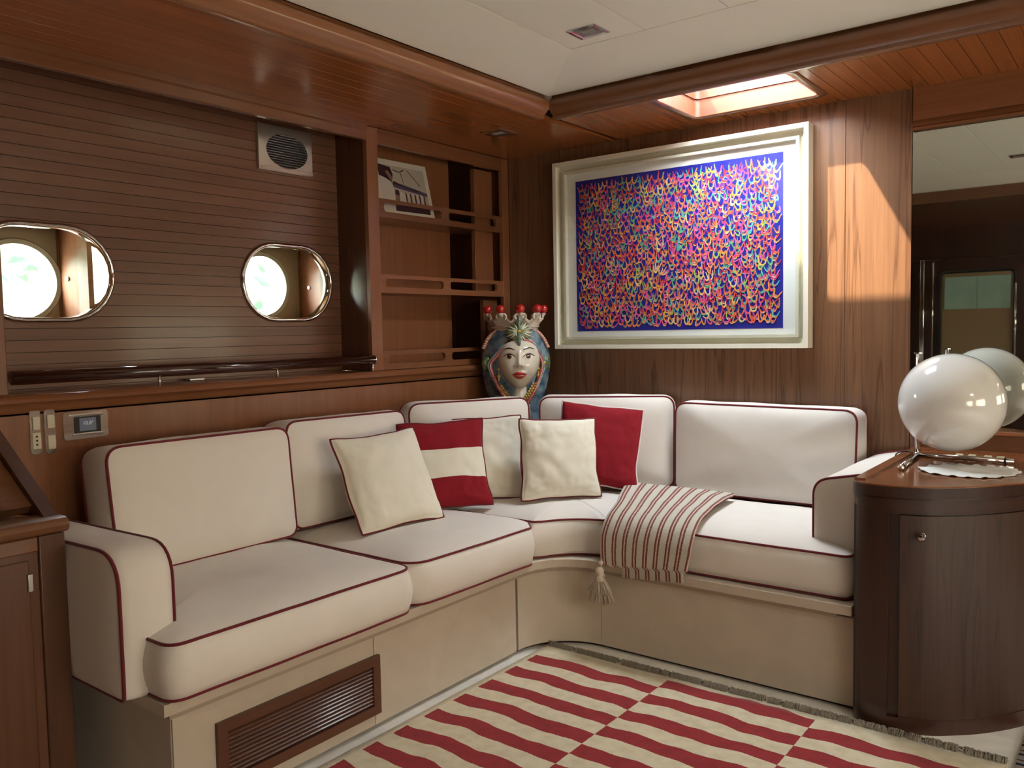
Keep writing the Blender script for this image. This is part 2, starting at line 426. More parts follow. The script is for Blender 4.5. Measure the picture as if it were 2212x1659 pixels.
while zz0 + PB*i < 1.90:
    a = zz0+PB*i+G/2; b = min(a+PB-G, 1.90)
    if b-a > .005:
        v, f = cut_board(XP-.012, XP, .30, 2.2368, a, b, 5, ports)
        link('plank', mesh(v, f, fix=False), plank_m, wall_l)
    i += 1
sbox('plank', XP-.012, XP, .30, 2.2368, .955, zz0-G/2, mat=plank_m, parent=wall_l)
# wainscot below the ledge
link('wainscot', box(XL-.02, XL, Y0, YB, 0, .925), mah_z, wall_l)
# upright post at the left end of the recess and wall forward of it
sbox('post', XP, XL, .84, .94, .955, 1.90, mat=mah_z, parent=wall_l, bev=.004)
sbox('wall_panel', XP, XL-.004, Y0, .838, .955, 1.90, mat=mah_z, parent=wall_l)
# ledge with rounded nosing
prof = [(XP, .93), (XP, .955), (XL+.012, .955), (XL+.022, .951), (XL+.027, .943), (XL+.024, .934), (XL+.014, .929), (XL+.008, .921), (XL+.006, .910), (XL, .905), (XL, .90), (XL-.01, .90), (XL-.01, .93)]
link('trim_1', extrm(prof, 'Y', Y0, YB, True), mah_y, None, 'mahogany ledge with rounded nosing along the left wall', None, 'structure')
# pelmet under the ceiling
prof = [(XL-.022, 1.836), (XL-.002, 1.836), (XL+.001, 1.839), (XL+.001, 1.868), (XL+.008, 1.873), (XL+.008, 1.90), (XL-.022, 1.90)]
link('trim_2', extrm(prof, 'Y', Y0, 2.2365, True), mah_y, None, 'mahogany pelmet board above the planked wall', None, 'structure')

# --- back wall (vertical teak panels)
wall_b = sbox('wall_back', -2.65, X1+.1, YB+.012, YB+.04, 0, 1.95, mat=groove_m, kind='structure', label='teak veneered back wall behind the picture')
edges = [-2.395, -2.10, -1.87, -1.63, -1.385, -1.135, -.885, -.6665]
for a, b in zip(edges[:-1], edges[1:]):
    link('panel', box(a+.0008, b-.0008, YB, YB+.012, .0, 1.93, bev=.0006, seg=1), teak_z, wall_b)
# wood below and above the mirror, further right
sbox('panel', -.665, X1, YB, YB+.012, 0, .736, mat=mah_x, parent=wall_b, bev=.001)
sbox('panel', -.665, X1, YB-.004, YB+.012, 1.782, 1.93, mat=mah_x, parent=wall_b, bev=.001)
link('trim_3', extrm([(YB-.016, 1.748), (YB-.019, 1.756), (YB-.013, 1.763), (YB-.013, 1.772), (YB-.006, 1.782), (YB+.006, 1.782), (YB+.006, 1.748)], 'X', -.6645, X1, True), mah_x, None, 'moulded wooden lip along the top of the mirror', None, 'structure')
mir = link('mirror', box(-.6655, X1-.3, YB+.003, YB+.010, .737, 1.768), mirror_m, None, 'large wall mirror behind the white globe lamp', 'mirror', base=True)
link('trim_4', box(-.6655, X1-.3, YB-.006, YB+.003, .730, .742, bev=.002), top_m, None, 'thin wooden bead under the mirror', None, 'structure')

# --- right wall with two windows and rear wall (seen only in the mirror and reflections)
def wall_with_windows(name, x0, x1, wins, y0, y1, zlo, zhi, mat, label):
    parts = [bxvf(x0, x1, y0, y1, 0, zlo), bxvf(x0, x1, y0, y1, zhi, 1.95)]
    ys = [y0]+[t for w in wins for t in w]+[y1]
    for a, b in zip(ys[0::2], ys[1::2]): parts.append(bxvf(x0, x1, a, b, zlo, zhi))
    v, f, _ = joinm(parts); return link(name, mesh(v, f, fix=False), mat, None, label, None, 'structure')
wall_with_windows('wall_right', X1, X1+.06, [(-.45, .65), (1.2, 2.3)], Y0-.1, YB+.1, .70, 1.32, mah_y, 'mahogany right wall with two wide windows')
for k, (a, b) in enumerate([(-.45, .65), (1.2, 2.3)]):
    w = struct_empty('window_%d' % (3+k), (X1+.03, (a+b)/2, .70), 'wide cabin window in the right wall')
    v, f, _ = joinm([bxvf(X1-.008, X1+.02, a-.02, b+.02, .68, .71), bxvf(X1-.008, X1+.02, a-.02, b+.02, 1.31, 1.34), bxvf(X1-.008, X1+.02, a-.02, a+.01, .71, 1.31), bxvf(X1-.008, X1+.02, b-.01, b+.02, .71, 1.31)])
    link('window_frame', mesh(v, f, fix=False), chrome, w)
    link('pane', box(X1+.024, X1+.03, a, b, .70, 1.32), dimming_m, w)
YR = Y0
wall_r = sbox('wall_rear', -2.6, X1+.1, YR-.06, YR-.02, 0, 1.95, mat=dark_z, kind='structure', label='dark mahogany wall behind the viewer')
dx0, dx1 = -1.395, -.885
door = struct_empty('door_1', (dx0, YR, 0), 'glazed dark door with teal blind, seen in the mirror')
link('door_leaf', box(dx0-.42, dx1+.10, YR-.018, YR+.0, 0, 1.62, bev=.004), dark_z, door)
link('pane', box(dx0, dx1, YR+.001, YR+.006, .75, 1.50, bev=.002), plain('door_pane', (0.36, 0.27, 0.15), 0.15), door)
for a, b in ((dx0+.02, (dx0+dx1)/2-.002), ((dx0+dx1)/2+.002, dx1-.02)):
    link('blind', box(a, b, YR+.008, YR+.013, 1.21, 1.47, bev=.001), teal_m, door)
link('door_frame', tube([(x, YR+.012, z_) for x, z_ in rpoly([(dx0-.01, .74), (dx1+.01, .74), (dx1+.01, 1.51), (dx0-.01, 1.51)], .05)], .012, True), black, door)
link('handrail', box(dx0-.155, dx0-.125, YR+.03, YR+.06, .75, 1.62, bev=.004), chrome, door)
link('handrail', tube([(dx0-.061, YR+.05, .80), (dx0-.061, YR+.05, 1.59)], .006), chrome, door)
link('handrail', tube([(dx1+.018, YR+.05, .80), (dx1+.018, YR+.05, 1.40)], .008), chrome, door)

# --- ceiling: roof slab, headliner panels, bevelled cove
RX0, RX1, RY0, RY1 = -1.812, 1.40, .10, 2.612      # recess
HX0, HX1, HY0, HY1 = -1.392, -.940, 2.662, 2.985     # hatch opening
H2 = (1.58, 2.12, .75, 1.30)     # unseen roof hatch added on the starboard side to brighten the ceiling
def holed(x0, x1, y0, y1, z0, z1): return [bxvf(x0, H2[0], y0, y1, z0, z1), bxvf(H2[1], x1, y0, y1, z0, z1), bxvf(H2[0], H2[1], y0, H2[2], z0, z1), bxvf(H2[0], H2[1], H2[3], y1, z0, z1)]
parts = holed(-2.9, X1+.2, Y0-.1, 2.575, 2.012, 2.05)+[bxvf(-2.9, HX0-.002, 2.575, 2.62, 2.012, 2.05), bxvf(HX1+.002, X1+.2, 2.575, 2.62, 2.012, 2.05), bxvf(-2.9, HX0-.008, 2.62, YB+.1, 1.93, 2.05), bxvf(HX1+.008, X1+.2, 2.62, YB+.1, 1.93, 2.05),
         bxvf(HX0-.008, HX1+.008, HY1+.008, YB+.1, 1.93, 2.05)]
v, f, _ = joinm(parts)
ceil = link('ceiling', mesh(v, f, fix=False), white_m, None, 'white padded headliner in a raised recess', None, 'structure')
B = .302
fx = [RX0+B]
while fx[-1] < RX1-B-.1: fx.append(fx[-1]+.2665)
for a, b in zip(fx[:-1], fx[1:]):
    link('panel', box(a+.0012, b-.0012, RY0+B, RY1-B, ZC, ZC+.012, bev=.0012, seg=1), white_m, ceil)
FX1 = fx[-1]
def quadslab(p, t=.008):
    V = [Vector(q) for q in p]+[Vector(q)+Vector((0, 0, t)) for q in p]
    return mesh(V, [(0, 1, 2, 3), (7, 6, 5, 4), (0, 4, 5, 1), (1, 5, 6, 2), (2, 6, 7, 3), (3, 7, 4, 0)])
zb_ = 1.966; e = .001; g_ = .007
o4 = [(RX0+g_, RY0, zb_), (FX1+B-g_, RY0, zb_), (FX1+B-g_, RY1-g_, zb_), (RX0+g_, RY1-g_, zb_)]
i4 = [(RX0+B-e, RY0+B+e, ZC-.001), (FX1+e, RY0+B+e, ZC-.001), (FX1+e, RY1-B+e, ZC-.001), (RX0+B-e, RY1-B+e, ZC-.001)]
for k in range(4):
    j = (k+1) % 4
    link('cove_panel', quadslab([o4[k], o4[j], i4[j], i4[k]]), white_m, ceil)
# fascia mouldings round the recess
def fascia(axis, at, a, b, sgn, name, label, mat):
    # profile: distance inward (room side) d, height z
    pr = [(-.03, ZS-.004), (-.004, ZS-.006), (.002, ZS-.002), (.002, ZS+.008), (.012, ZS+.014), (.022, ZS+.026), (.026, ZS+.042), (.022, ZS+.056), (.012, ZS+.064), (.006, ZS+.070), (.004, ZS+.078), (-.008, ZS+.080), (-.03, ZS+.080)]
    poly = [(at+sgn*d, z_) for d, z_ in pr]
    return link(name, extrm(poly, axis, a, b, True), mat, None, label, None, 'structure')
fascia('Y', RX0-.012, RY0-.03, RY1-.012, 1, 'trim_5', 'rounded mahogany fascia on the left side of the ceiling recess', fascia_m)
fascia('X', RY1+.012, RX0+.012, FX1+B, -1, 'trim_6', 'rounded mahogany fascia on the back side of the ceiling recess', mah_x)
# near-side and right soffits
v, f, _ = joinm(holed(FX1+B, X1, Y0, YB, ZS, 2.01)+[bxvf(-1.9, FX1+B, Y0, RY0, ZS, 2.01)])
link('trim_7', mesh(v, f, fix=False), mah_x, None, 'mahogany soffit on the near side of the cabin', None, 'structure')
# left soffit boards
sof = sbox('trim_8', -2.62, RX0-.02, Y0, YB, ZS+.012, 1.935, mat=groove_m, kind='structure', label='boarded mahogany soffit over the left wall')
nb = 9; w_ = (RX0-.006-(XL-.18))/nb; w0 = XL-.18
bw = .0585; x = RX0-.020
while x > -2.6:
    link('plank', box(x-bw+.0007, x-.0007, Y0, 2.30, ZS, ZS+.012, bev=.0006, seg=1), soffit_m, sof)
    x -= bw
link('plank', box(-2.6, RX0-.020, 2.30, YB, ZS, ZS+.0118), soffit_m, sof)
# back soffit boards around the hatch
sof2 = sbox('trim_9', RX0+.0, HX0-.04, RY1+.03, YB, ZS+.012, 1.935, mat=groove_m, kind='structure', label='boarded mahogany soffit over the back wall with a roof hatch')
sbox('backing', HX1+.04, X1, RY1+.03, YB, ZS+.012, 1.935, mat=groove_m, parent=sof2)
bw = .0515; x = -1.8; L2, H3 = HX0-.028, HX1+.028
while x < X1:
    a, b = x+.0007, min(x+bw, X1)-.0007
    if b < L2 or a > H3:
        link('plank', box(a, b, RY1+.022, YB, ZS, ZS+.012, bev=.0006, seg=1), soffit_m, sof2)
    else:
        v, f, _ = joinm([bxvf(max(a, -9), b, RY1+.022, HY0-.026, ZS, ZS+.012), bxvf(a, b, HY1+.026, YB, ZS, ZS+.012)] +
                        ([bxvf(a, L2, HY0-.026, HY1+.026, ZS, ZS+.012)] if a < L2 else []) + ([bxvf(H3, b, HY0-.026, HY1+.026, ZS, ZS+.012)] if b > H3 else []))
        link('plank', mesh(v, f, fix=False), soffit_m, sof2)
    x += bw

# --- roof hatch (skylight)
hat = struct_empty('window_5', ((HX0+HX1)/2, (HY0+HY1)/2, ZS), 'open-looking roof hatch lined in glowing teak')
def ringframe(outer, inner, z0, z1):
    n = len(outer); V = [(p[0], p[1], z_) for z_ in (z0, z1) for p in outer]+[(p[0], p[1], z_) for z_ in (z0, z1) for p in inner]
    Fc = []
    for i in range(n):
        j = (i+1) % n
        Fc += [(i, j, 2*n+j, 2*n+i), (n+i, 3*n+i, 3*n+j, n+j), (i, n+i, n+j, j), (2*n+i, 2*n+j, 3*n+j, 3*n+i)]
    return V, Fc
def rect(x0, x1, y0, y1): return [(x0, y0), (x1, y0), (x1, y1), (x0, y1)]
def rr(x0, x1, y0, y1, r, n=7):
    out = []
    for cx, cy, a0 in ((x1-r, y0+r, -PI/2), (x1-r, y1-r, 0), (x0+r, y1-r, PI/2), (x0+r, y0+r, PI)):
        for i in range(n+1): a = a0+PI/2*i/n; out.append((cx+r*math.cos(a), cy+r*math.sin(a)))
    return out
o_, i_ = rr(HX0-.032, HX1+.034, HY0-.036, HY1+.034, .055), rr(HX0, HX1, HY0, HY1, .018)
m_ = [tuple(np.array(a)*.45+np.array(b)*.55) for a, b in zip(o_, i_)]
V = []; n = len(o_)
for ring, z_ in ((o_, ZS+.002), (o_, ZS-.001), ([tuple(np.array(a)*.8+np.array(b)*.2) for a, b in zip(o_, i_)], ZS-.004), (m_, ZS-.005), (i_, ZS-.001), (i_, ZS+.0005)): V += [(p[0], p[1], z_) for p in ring]
Fc = [(r*n+i, r*n+(i+1) % n, (r+1)*n+(i+1) % n, (r+1)*n+i) for r in range(5) for i in range(n)]
link('hatch_frame', mesh(V, Fc, True), mah_x, hat)
V = []
def wellring(y0, ins, z_): return [(p[0], p[1], z_) for p in rr(HX0+ins, HX1-ins, y0+ins, HY1-ins, .018)]
for ring in (wellring(HY0, 0, ZS+.0005), wellring(2.646, 0, 1.945), wellring(2.650, -.005, 1.9452), wellring(2.644, -.005, 1.957), wellring(2.634, 0, 1.9572), wellring(2.619, 0, 1.985), wellring(2.556, 0, 2.056)): V += ring
link('hatch_lining', mesh(V, [(r*n+i, r*n+(i+1) % n, (r+1)*n+(i+1) % n, (r+1)*n+i) for r in range(6) for i in range(n)], False), hatch_m, hat)
link('pane', box(HX0-.02, HX1+.02, 2.54, HY1+.02, 2.057, 2.061), acry_m, hat)

hat2 = struct_empty('window_6', (1.85, 1.025, 2.05), 'unseen roof hatch added over the far side to light the cabin')  # hatch put in out of view for extra daylight on floor and ceiling
v, f = ringframe(rect(H2[0]-.03, H2[1]+.03, H2[2]-.03, H2[3]+.03), rect(*H2), ZS-.008, ZS-.0005)
link('hatch_frame', mesh(v, f), mah_x, hat2)
link('pane', box(H2[0]-.01, H2[1]+.01, H2[2]-.01, H2[3]+.01, 2.052, 2.056), acry_m, hat2)
# --- portholes
def porthole(k, cy, cz, pcy, pcz, yside):
    w = struct_empty('window_%d' % k, (XP, cy, cz), 'oval chrome rimmed porthole, %s' % ('cut by the post at far left' if k == 1 else 'beside the bookcase'))
    so, si = stadium(cy, cz, HW+.012, HH+.012), stadium(cy, cz, HW-.004, HH-.004)
    n = len(so); V = []
    mid = stadium(cy, cz, HW+.006, HH+.006); mid2 = stadium(cy, cz, HW, HH)
    for ring, x_ in ((so, XP+.0005), (so, XP+.005), (mid, XP+.011), (mid2, XP+.011), (si, XP+.004), (si, XP-.03)): V += [(x_, p[0], p[1]) for p in ring]
    Fc = [(r*n+i, r*n+(i+1) % n, (r+1)*n+(i+1) % n, (r+1)*n+i) for r in range(5) for i in range(n)]
    link('chrome_rim', mesh(V, Fc, True), chrome, w)
    xb, xf = -2.80, XP-.031
    ya, yb, za, zt = cy-.24, yside, cz-.155, cz+.155
    v, f, _ = joinm([bxvf(xb, xf, ya-.01, ya, za, zt), bxvf(xb, xf, ya-.01, yb+.01, za-.01, za), bxvf(xb, xf, ya-.01, yb+.01, zt, zt+.01)])
    link('box_lining', mesh(v, f, fix=False), teak_y, w)
    link('side_panel', box(xb, -2.665, yb, yb+.01, za, zt), mah_z, w)
    link('side_panel', box(-2.664, xf, yb-.006, yb+.01, za, zt), teak_y, w)
    link('corner_bead', box(xb, xb+.006, yb-.006, yb, za, zt, bev=.001), teak_y, w)
    link('screw_cap', lathe([(.0001, -.004), (.005, -.0035), (.0075, -.001), (.0075, .002)], (-2.742, yb-.002, 1.292), 16, 'Y'), brushed, w)
    # back board with round opening
    R = .114; m = 48; V = []
    circ = [(pcy+R*math.cos(2*PI*i/m), pcz+R*math.sin(2*PI*i/m)) for i in range(m)]
    sq = []
    for p in circ:
        d = Vector((p[0]-pcy, p[1]-pcz)).normalized(); ts = []
        for lim, comp, base in ((yb+.01, 0, pcy), (ya-.01, 0, pcy)):
            if abs(d[comp]) > 1e-6 and (lim-base)/d[comp] > 0: ts.append((lim-base)/d[comp])
        for lim in (zt, za):
            if abs(d[1]) > 1e-6 and (lim-pcz)/d[1] > 0: ts.append((lim-pcz)/d[1])
        t_ = max(min(ts), R+.0005); sq.append((pcy+d.x*t_, pcz+d.y*t_))
    for x_ in (xb, xb-.01):
        V += [(x_, *p) for p in circ]+[(x_, *p) for p in sq]
    Fc = []
    for i in range(m):
        j = (i+1) % m
        Fc += [(i, j, m+j, m+i), (2*m+i, 3*m+i, 3*m+j, 2*m+j), (i, 2*m+i, 2*m+j, j), (m+i, m+j, 3*m+j, 3*m+i)]
    link('back_board', mesh(V, Fc), portp_m, w)
    # round rim and tube through the hull, glass
    link('round_rim', lathe([(R-.002, -.09), (R-.002, -.004), (R+.002, .006), (R+.016, .008), (R+.02, .002), (R+.02, -.001)], (xb, pcy, pcz), 48, 'X', False), chrome if k == 9 else plain('port_rim_enamel', (0.30, 0.30, 0.22), 0.3), w)
    link('pane', lathe([(.0001, 0), (R-.003, 0), (R-.003, .006), (.0001, .006)], (xb-.05, pcy, pcz), 48, 'X'), pane_m, w)
    V, Fc = ringframe([(a, b) for a, b in [(pcy+ (R+.25)*math.cos(2*PI*i/m), pcz+(R+.25)*math.sin(2*PI*i/m)) for i in range(m)]], circ, 0, 0)
porthole(1, *ports[0], 1.140, 1.283, 1.268)
porthole(2, *ports[1], 2.036, 1.297, 2.224)

# --- the outside: wooded hillside across the water
def foliage():
    m, n, l, b = nm('hillside_foliage'); setp(b, rough=0.9, spec=0.1)
    t = n.new('ShaderNodeTexCoord'); a = n.new('ShaderNodeTexNoise'); a.inputs['Scale'].default_value = 2.2; a.inputs['Detail'].default_value = 8
    l.new(t.outputs['Object'], a.inputs['Vector'])
    r = n.new('ShaderNodeValToRGB'); l.new(a.outputs[0], r.inputs[0]); e = r.color_ramp.elements
    e[0].position = .38; e[0].color = (0.006, 0.014, 0.006, 1); e[1].position = .62; e[1].color = (0.05, 0.06, 0.028, 1)
    l.new(r.outputs[0], b.inputs['Base Color']); return m
nx, ny = 60, 90; V = []; Fc = []
for i in range(nx):
    for j in range(ny):
        y = -14+40*j/(ny-1); d = 8+10*i/(nx-1)
        h = -1.5+ (i/(nx-1))**.8*(5.2 + 1.3*noise.noise(Vector((y*.18, 3, 0)))) + .7*noise.noise(Vector((d*1.1, y*1.1, 0))) + .3*noise.noise(Vector((d*3, y*3, 5)))
        V.append((-d, y, h))
for i in range(nx-1):
    for j in range(ny-1): a = i*ny+j; Fc.append((a, a+1, a+ny+1, a+ny))
link('hillside', mesh(V, Fc, True), foliage(), None, 'sunlit wooded hillside outside the portholes', 'hillside', base=True)
link('quay', box(-7.6, -3.2, -14, 26, -.6, .05), plain('pale_concrete', (0.50, 0.50, 0.46), 0.8), None, 'pale sunlit quay added outside the portholes to bounce daylight in', 'quay', base=True)  # pale surface added to reflect daylight up through the portholes

# ==================================================================== SOFA
X, Y, Z = Vector((1, 0, 0)), Vector((0, 1, 0)), Vector((0, 0, 1))
def arc(cx, cy, r, a0, a1, n): return [(cx+r*math.cos(a0+(a1-a0)*i/n), cy+r*math.sin(a0+(a1-a0)*i/n)) for i in range(n+1)]
sofa = thing('sofa_base', 'beige corner sofa plinth with padded arms, curved inner corner and louvred grille', 'sofa', (-1.9, 2.6, 0))
AC = (-1.490, 2.215); AR = .205
def base_outline(off, back=3.10, left=.955, right=-.652):
    # off = outward offset into the room
    a = arc(AC[0], AC[1], AR-off, PI, PI/2, 14)
    return [(-1.695+off, left)]+a+[(right, 2.42-off)]
def slab_poly(off, z0, z1, left=.955, right=-.652, bev=0):
    P = base_outline(off, left=left, right=right)+[(right, 3.10), (-2.372, 3.10), (-2.372, left)]
    v, f = extr(P, 'Z', z0, z1); return mesh(v, f)
link('inner_frame', slab_poly(-.022, 0.0, .28, left=.975), dark_z, sofa)
link('seat_board', slab_poly(.026, .284, .311, left=.925, right=-.656), suede, sofa)
link('board_rail', slab_poly(.012, .268, .2835, left=.945, right=-.70), plain('board_edge', (0.40, 0.32, 0.24), .4), sofa)
def wallstrip(P, th, z0, z1):
    V = []; n = len(P); N = []
    for i in range(n):
        a = Vector(P[max(0, i-1)]); b = Vector(P[min(n-1, i+1)]); t = (b-a).normalized(); N.append(Vector((-t.y, t.x)))
    for z_ in (z0, z1):
        for i in range(n): V.append((*P[i], z_))
        for i in range(n): V.append((P[i][0]+N[i].x*th, P[i][1]+N[i].y*th, z_))
    Fc = []
    for i in range(n-1): Fc += [(i, i+1, 2*n+i+1, 2*n+i), (n+i, 3*n+i, 3*n+i+1, n+i+1), (i, n+i, n+i+1, i+1), (2*n+i, 2*n+i+1, 3*n+i+1, 3*n+i)]
    Fc += [(0, 2*n, 3*n, n), (n-1, 2*n-1, 4*n-1, 3*n-1)]
    return mesh(V, Fc, True)
G2 = .0013
for P in ([(-1.695, .957), (-1.695, 1.555-G2)], [(-1.695, 1.555+G2), (-1.695, 2.205-G2)], arc(*AC, AR, PI-.003, PI/2+.003, 14), [(-1.49+G2, 2.42), (-.656, 2.42)]):
    me = wallstrip(P, .02, .014, .270); sharpen(me, 50); link('base_panel', me, suede, sofa)
link('side_panel', box(-2.16, -1.7, .955, .970, .0, .270, bev=.002), suede, sofa)
link('corner_deck', extrm([(-2.385, 3.112), (-2.385, 2.60), (-2.33, 2.60), (-1.90, 3.05), (-1.90, 3.112)], 'Z', .585, .605), mah_x, sofa)
link('deck_post', box(-2.38, -2.34, 3.06, 3.10, .44, .585), mah_z, sofa)
# armrests
def arm(name, outline, h, T, seed, bulge=.006, dt=.006):
    V, Fc, lo, hi = cushion_vf(rpoly(outline[0], outline[1], 7, .022), h, dt, dt, bulge, seed, .0015, sidewr=.002)
    me = mesh([T @ Vector(v) for v in V], Fc, True)
    o = link(name, me, cot, sofa)
    for L in (lo, hi):
        v, f = tubevf([T @ Vector(p) for p in L], .004, True, 7); link('piping', mesh(v, f, True), pipe_m, o)
arm('armrest', ([(-2.365, .318), (-1.742, .318), (-1.742, .640), (-2.365, .628)], [.01, .012, .085, .02]), .122, frameT(Vector((0, .939, 0)), X, Z, -Y), 3)
arm('armrest', ([(-.797, .318), (-.658, .318), (-.658, .668), (-.797, .640)], [.01, .01, .01, .055]), .56, frameT(Vector((0, 2.505+.28, 0)), X, Z, -Y), 4, .002, .003)
# louvred grille in the plinth
gx = -1.695
gr = struct_empty('x', (0, 0, 0)); bpy.data.objects.remove(gr)
gy0, gy1, gz0, gz1 = 1.060, 1.568, .048, .212
v, f, _ = joinm([bxvf(gx-.004, gx+.012, gy0, gy1, gz1-.026, gz1), bxvf(gx-.004, gx+.012, gy0, gy1, gz0, gz0+.026), bxvf(gx-.004, gx+.012, gy0, gy0+.026, gz0+.026, gz1-.026), bxvf(gx-.004, gx+.012, gy1-.026, gy1, gz0+.026, gz1-.026)])
grill = link('grille_frame', mesh(v, f, fix=False), grille_m, sofa)
link('backing', box(gx-.001, gx+.002, gy0+.02, gy1-.02, gz0+.02, gz1-.02), groove_m, grill)
ns = 10
for i in range(ns):
    z_ = gz0+.030+(gz1-gz0-.060)*(i+.5)/ns
    me = extrm([(gx+.003, z_+.0026), (gx+.010, z_-.0030), (gx+.011, z_-.0012), (gx+.004, z_+.0044)], 'Y', gy0+.027, gy1-.027)
    link('slat', me, grille_m, grill)

# seat cushions
def seat(poly, rads, seed, label, c=None, z0=.318, z1=.441, dome=.030, bulge=.014):
    V, Fc, lo, hi = cushion_vf(rpoly(poly, rads, 7, .022), z1-z0, dome, .001, bulge, seed, .003, c)
    return finish_cushion('seat_cushion', V, Fc, (lo, hi), Matrix.Translation((0, 0, (z0+z1)/2)), cot, pipe_m, label, 'cushion', 'sofa seat cushions')
seat([(-1.648, .932), (-1.640, 1.662), (-2.27, 1.672), (-2.27, 1.008), (-1.752, 1.008), (-1.752, .932)], [.045, .05, .03, .02, .004, .004], 11,
     'leftmost seat cushion with red piping, its corner wrapping the left arm')
seat([(-1.655, 1.680), (-1.640, 2.225), (-1.70, 2.290), (-2.29, 2.290), (-2.27, 1.684)], [.075, .03, .03, .03, .03], 12,
     'second seat cushion from left, under the plain beige pillow')
seat([(-1.685, 2.300)]+arc(-1.46, 2.235, .222, PI-.25, PI/2+.10, 8)[1:]+[(-1.498, 2.455), (-1.498, 2.965), (-1.93, 2.745), (-2.21, 2.300)], [.01]+[0]*8+[.012]*4, 13,
     'curved corner seat cushion under the row of throw pillows', c=(-1.72, 2.58), dome=.032)
seat([(-1.490, 2.432), (-.672, 2.432), (-.672, 2.497), (-.806, 2.497), (-.806, 2.985), (-1.490, 2.985)], [.03, .03, .004, .004, .02, .03], 14,
     'rightmost seat cushion in daylight, partly under the striped throw')
# back cushions : O = bottom-left front corner as seen from the front
def back(p0, p1, zb, zt, lean, th, seed, label, tl=0.0, dome=.022):
    A = Vector((*p0, 0)); Bv = Vector((*p1, 0)); R = (Bv-A).normalized(); N0 = Vector((R.y, -R.x, 0))   # towards the room
    U = (Z*math.cos(lean)-N0*math.sin(lean)); N = R.cross(U)
    wd, ht = (Bv-A).length, (zt-zb)/math.cos(lean)
    out = rpoly([(.004, 0), (wd-.004, 0), (wd, ht-tl), (0, ht)], [.035, .035, .045, .045], 7, .022)
    V, Fc, lo, hi = cushion_vf(out, th, dome, .004, .008, seed, .003)
    T = frameT(Vector((p0[0], p0[1], zb))-N*th/2, R, U, N)
    return finish_cushion('back_cushion', V, Fc, (lo, hi), T, cot, pipe_m, label, 'cushion', 'sofa back cushions')
back((-2.128, 1.072), (-2.128, 1.650), .474, .815, .11, .14, 21, 'leftmost back cushion, upright behind the left armrest', .004)
back((-2.172, 1.672), (-2.172, 2.205), .476, .822, .09, .13, 22, 'second back cushion from left, behind the plain beige pillow', .008)
back((-2.200, 2.240), (-1.972, 2.690), .478, .832, .07, .115, 23, 'back cushion left of the ceramic head, angled to the corner', 0)
back((-1.952, 2.716), (-1.482, 2.968), .478, .832, .06, .115, 24, 'back cushion right of the ceramic head, behind the red pillow', 0)
back((-1.466, 2.930), (-.792, 2.930), .474, .812, .05, .125, 25, 'wide rightmost back cushion, bright under the picture', .004)

# throw pillows
def pillow(c, yaw_, tilt, rol, s, th, mats, pm, label, seed, stripe=False, hs=None):
    n0 = Vector((math.cos(yaw_), math.sin(yaw_), 0)); r_ = Z.cross(n0); u_ = Z*math.cos(tilt)-n0*math.sin(tilt)
    R = r_*math.cos(rol)+u_*math.sin(rol); U = -r_*math.sin(rol)+u_*math.cos(rol); N = R.cross(U)
    n = 36; hx = s/2; hy = (hs or s)/2; so = Vector((seed*2.3, seed, 1.1))
    def edge(u, v):
        k = .065
        x = hx*u*(1-k*(1-v*v)**1.0); y = hy*v*(1-k*(1-u*u)**1.0)
        cr_ = max(0, abs(u)+abs(v)-1.80)*.10; x -= math.copysign(cr_*hx, u); y -= math.copysign(cr_*hy, v)
        w = noise.noise(Vector((u*1.5, v*1.5, 0))+so)*.010*max(abs(u), abs(v)); return x+w, y+w*.8
    V = []; Fc = []
    for side in (1, -1):
        for j in range(n+1):
            for i in range(n+1):
                u = -math.cos(PI*i/n) if False else -1+2*i/n; v = -1+2*j/n
                u2, v2 = math.copysign(abs(u)**.85, u), math.copysign(abs(v)**.85, v)
                x, y = edge(u2, v2)
                prof_ = ((1-u2*u2)*(1-v2*v2)); zt = th/2*max(prof_, 0)**.42
                wr_ = noise.noise(Vector((u2*3.2, v2*3.2, side*2))+so)*.006+noise.noise(Vector((u2*9, v2*9, side*3))+so)*.0065*(max(abs(u2), abs(v2))**2)
                zt += wr_*min(1, prof_*5)
                sag = .012*(v2*v2-.3)
                V.append(c+R*x+U*y+N*(side*zt+sag))
    m = (n+1)**2
    mi = []
    for sd_ in (0, 1):
        for j in range(n):
            for i in range(n):
                a = sd_*m+j*(n+1)+i; q = (a, a+1, a+n+2, a+n+1); Fc.append(q if sd_ == 0 else q[::-1])
                mi.append(1 if (stripe and 13 <= j < 23) else 0)
    me = mesh(V, Fc, True, mi); bm = bmesh.new(); bm.from_mesh(me); bmesh.ops.remove_doubles(bm, verts=bm.verts, dist=1e-5); bm.to_mesh(me); bm.free()
    o = link('throw_pillow', me, mats, None, label, 'pillow', None, 'throw pillows on the corner sofa', base=True)
    loop = [V[i] for i in range(n+1)]+[V[(j)*(n+1)+n] for j in range(1, n+1)]+[V[n*(n+1)+i] for i in range(n-1, -1, -1)]+[V[j*(n+1)] for j in range(n-1, 0, -1)]
    v, f = tubevf(loop, .0036, True, 7); link('piping', mesh(v, f, True), pm, o)
    return o
pillow(Vector((-2.005, 1.925, .618)), -.156, .50, .021, .338, .12, cot2, pipe_m, 'plain beige throw pillow, nearest and leftmost, dark red piping', 1)
pillow(Vector((-2.030, 2.232, .620)), -.577, .348, .011, .326, .11, [red_f, cot2], pipe_m, 'red throw pillow with one wide cream band across the middle', 2, True)
pillow(Vector((-2.020, 2.425, .619)), -.80, .353, .006, .325, .10, cot2, pipe_m, 'ivory throw pillow mostly hidden behind the red and cream banded one', 3)
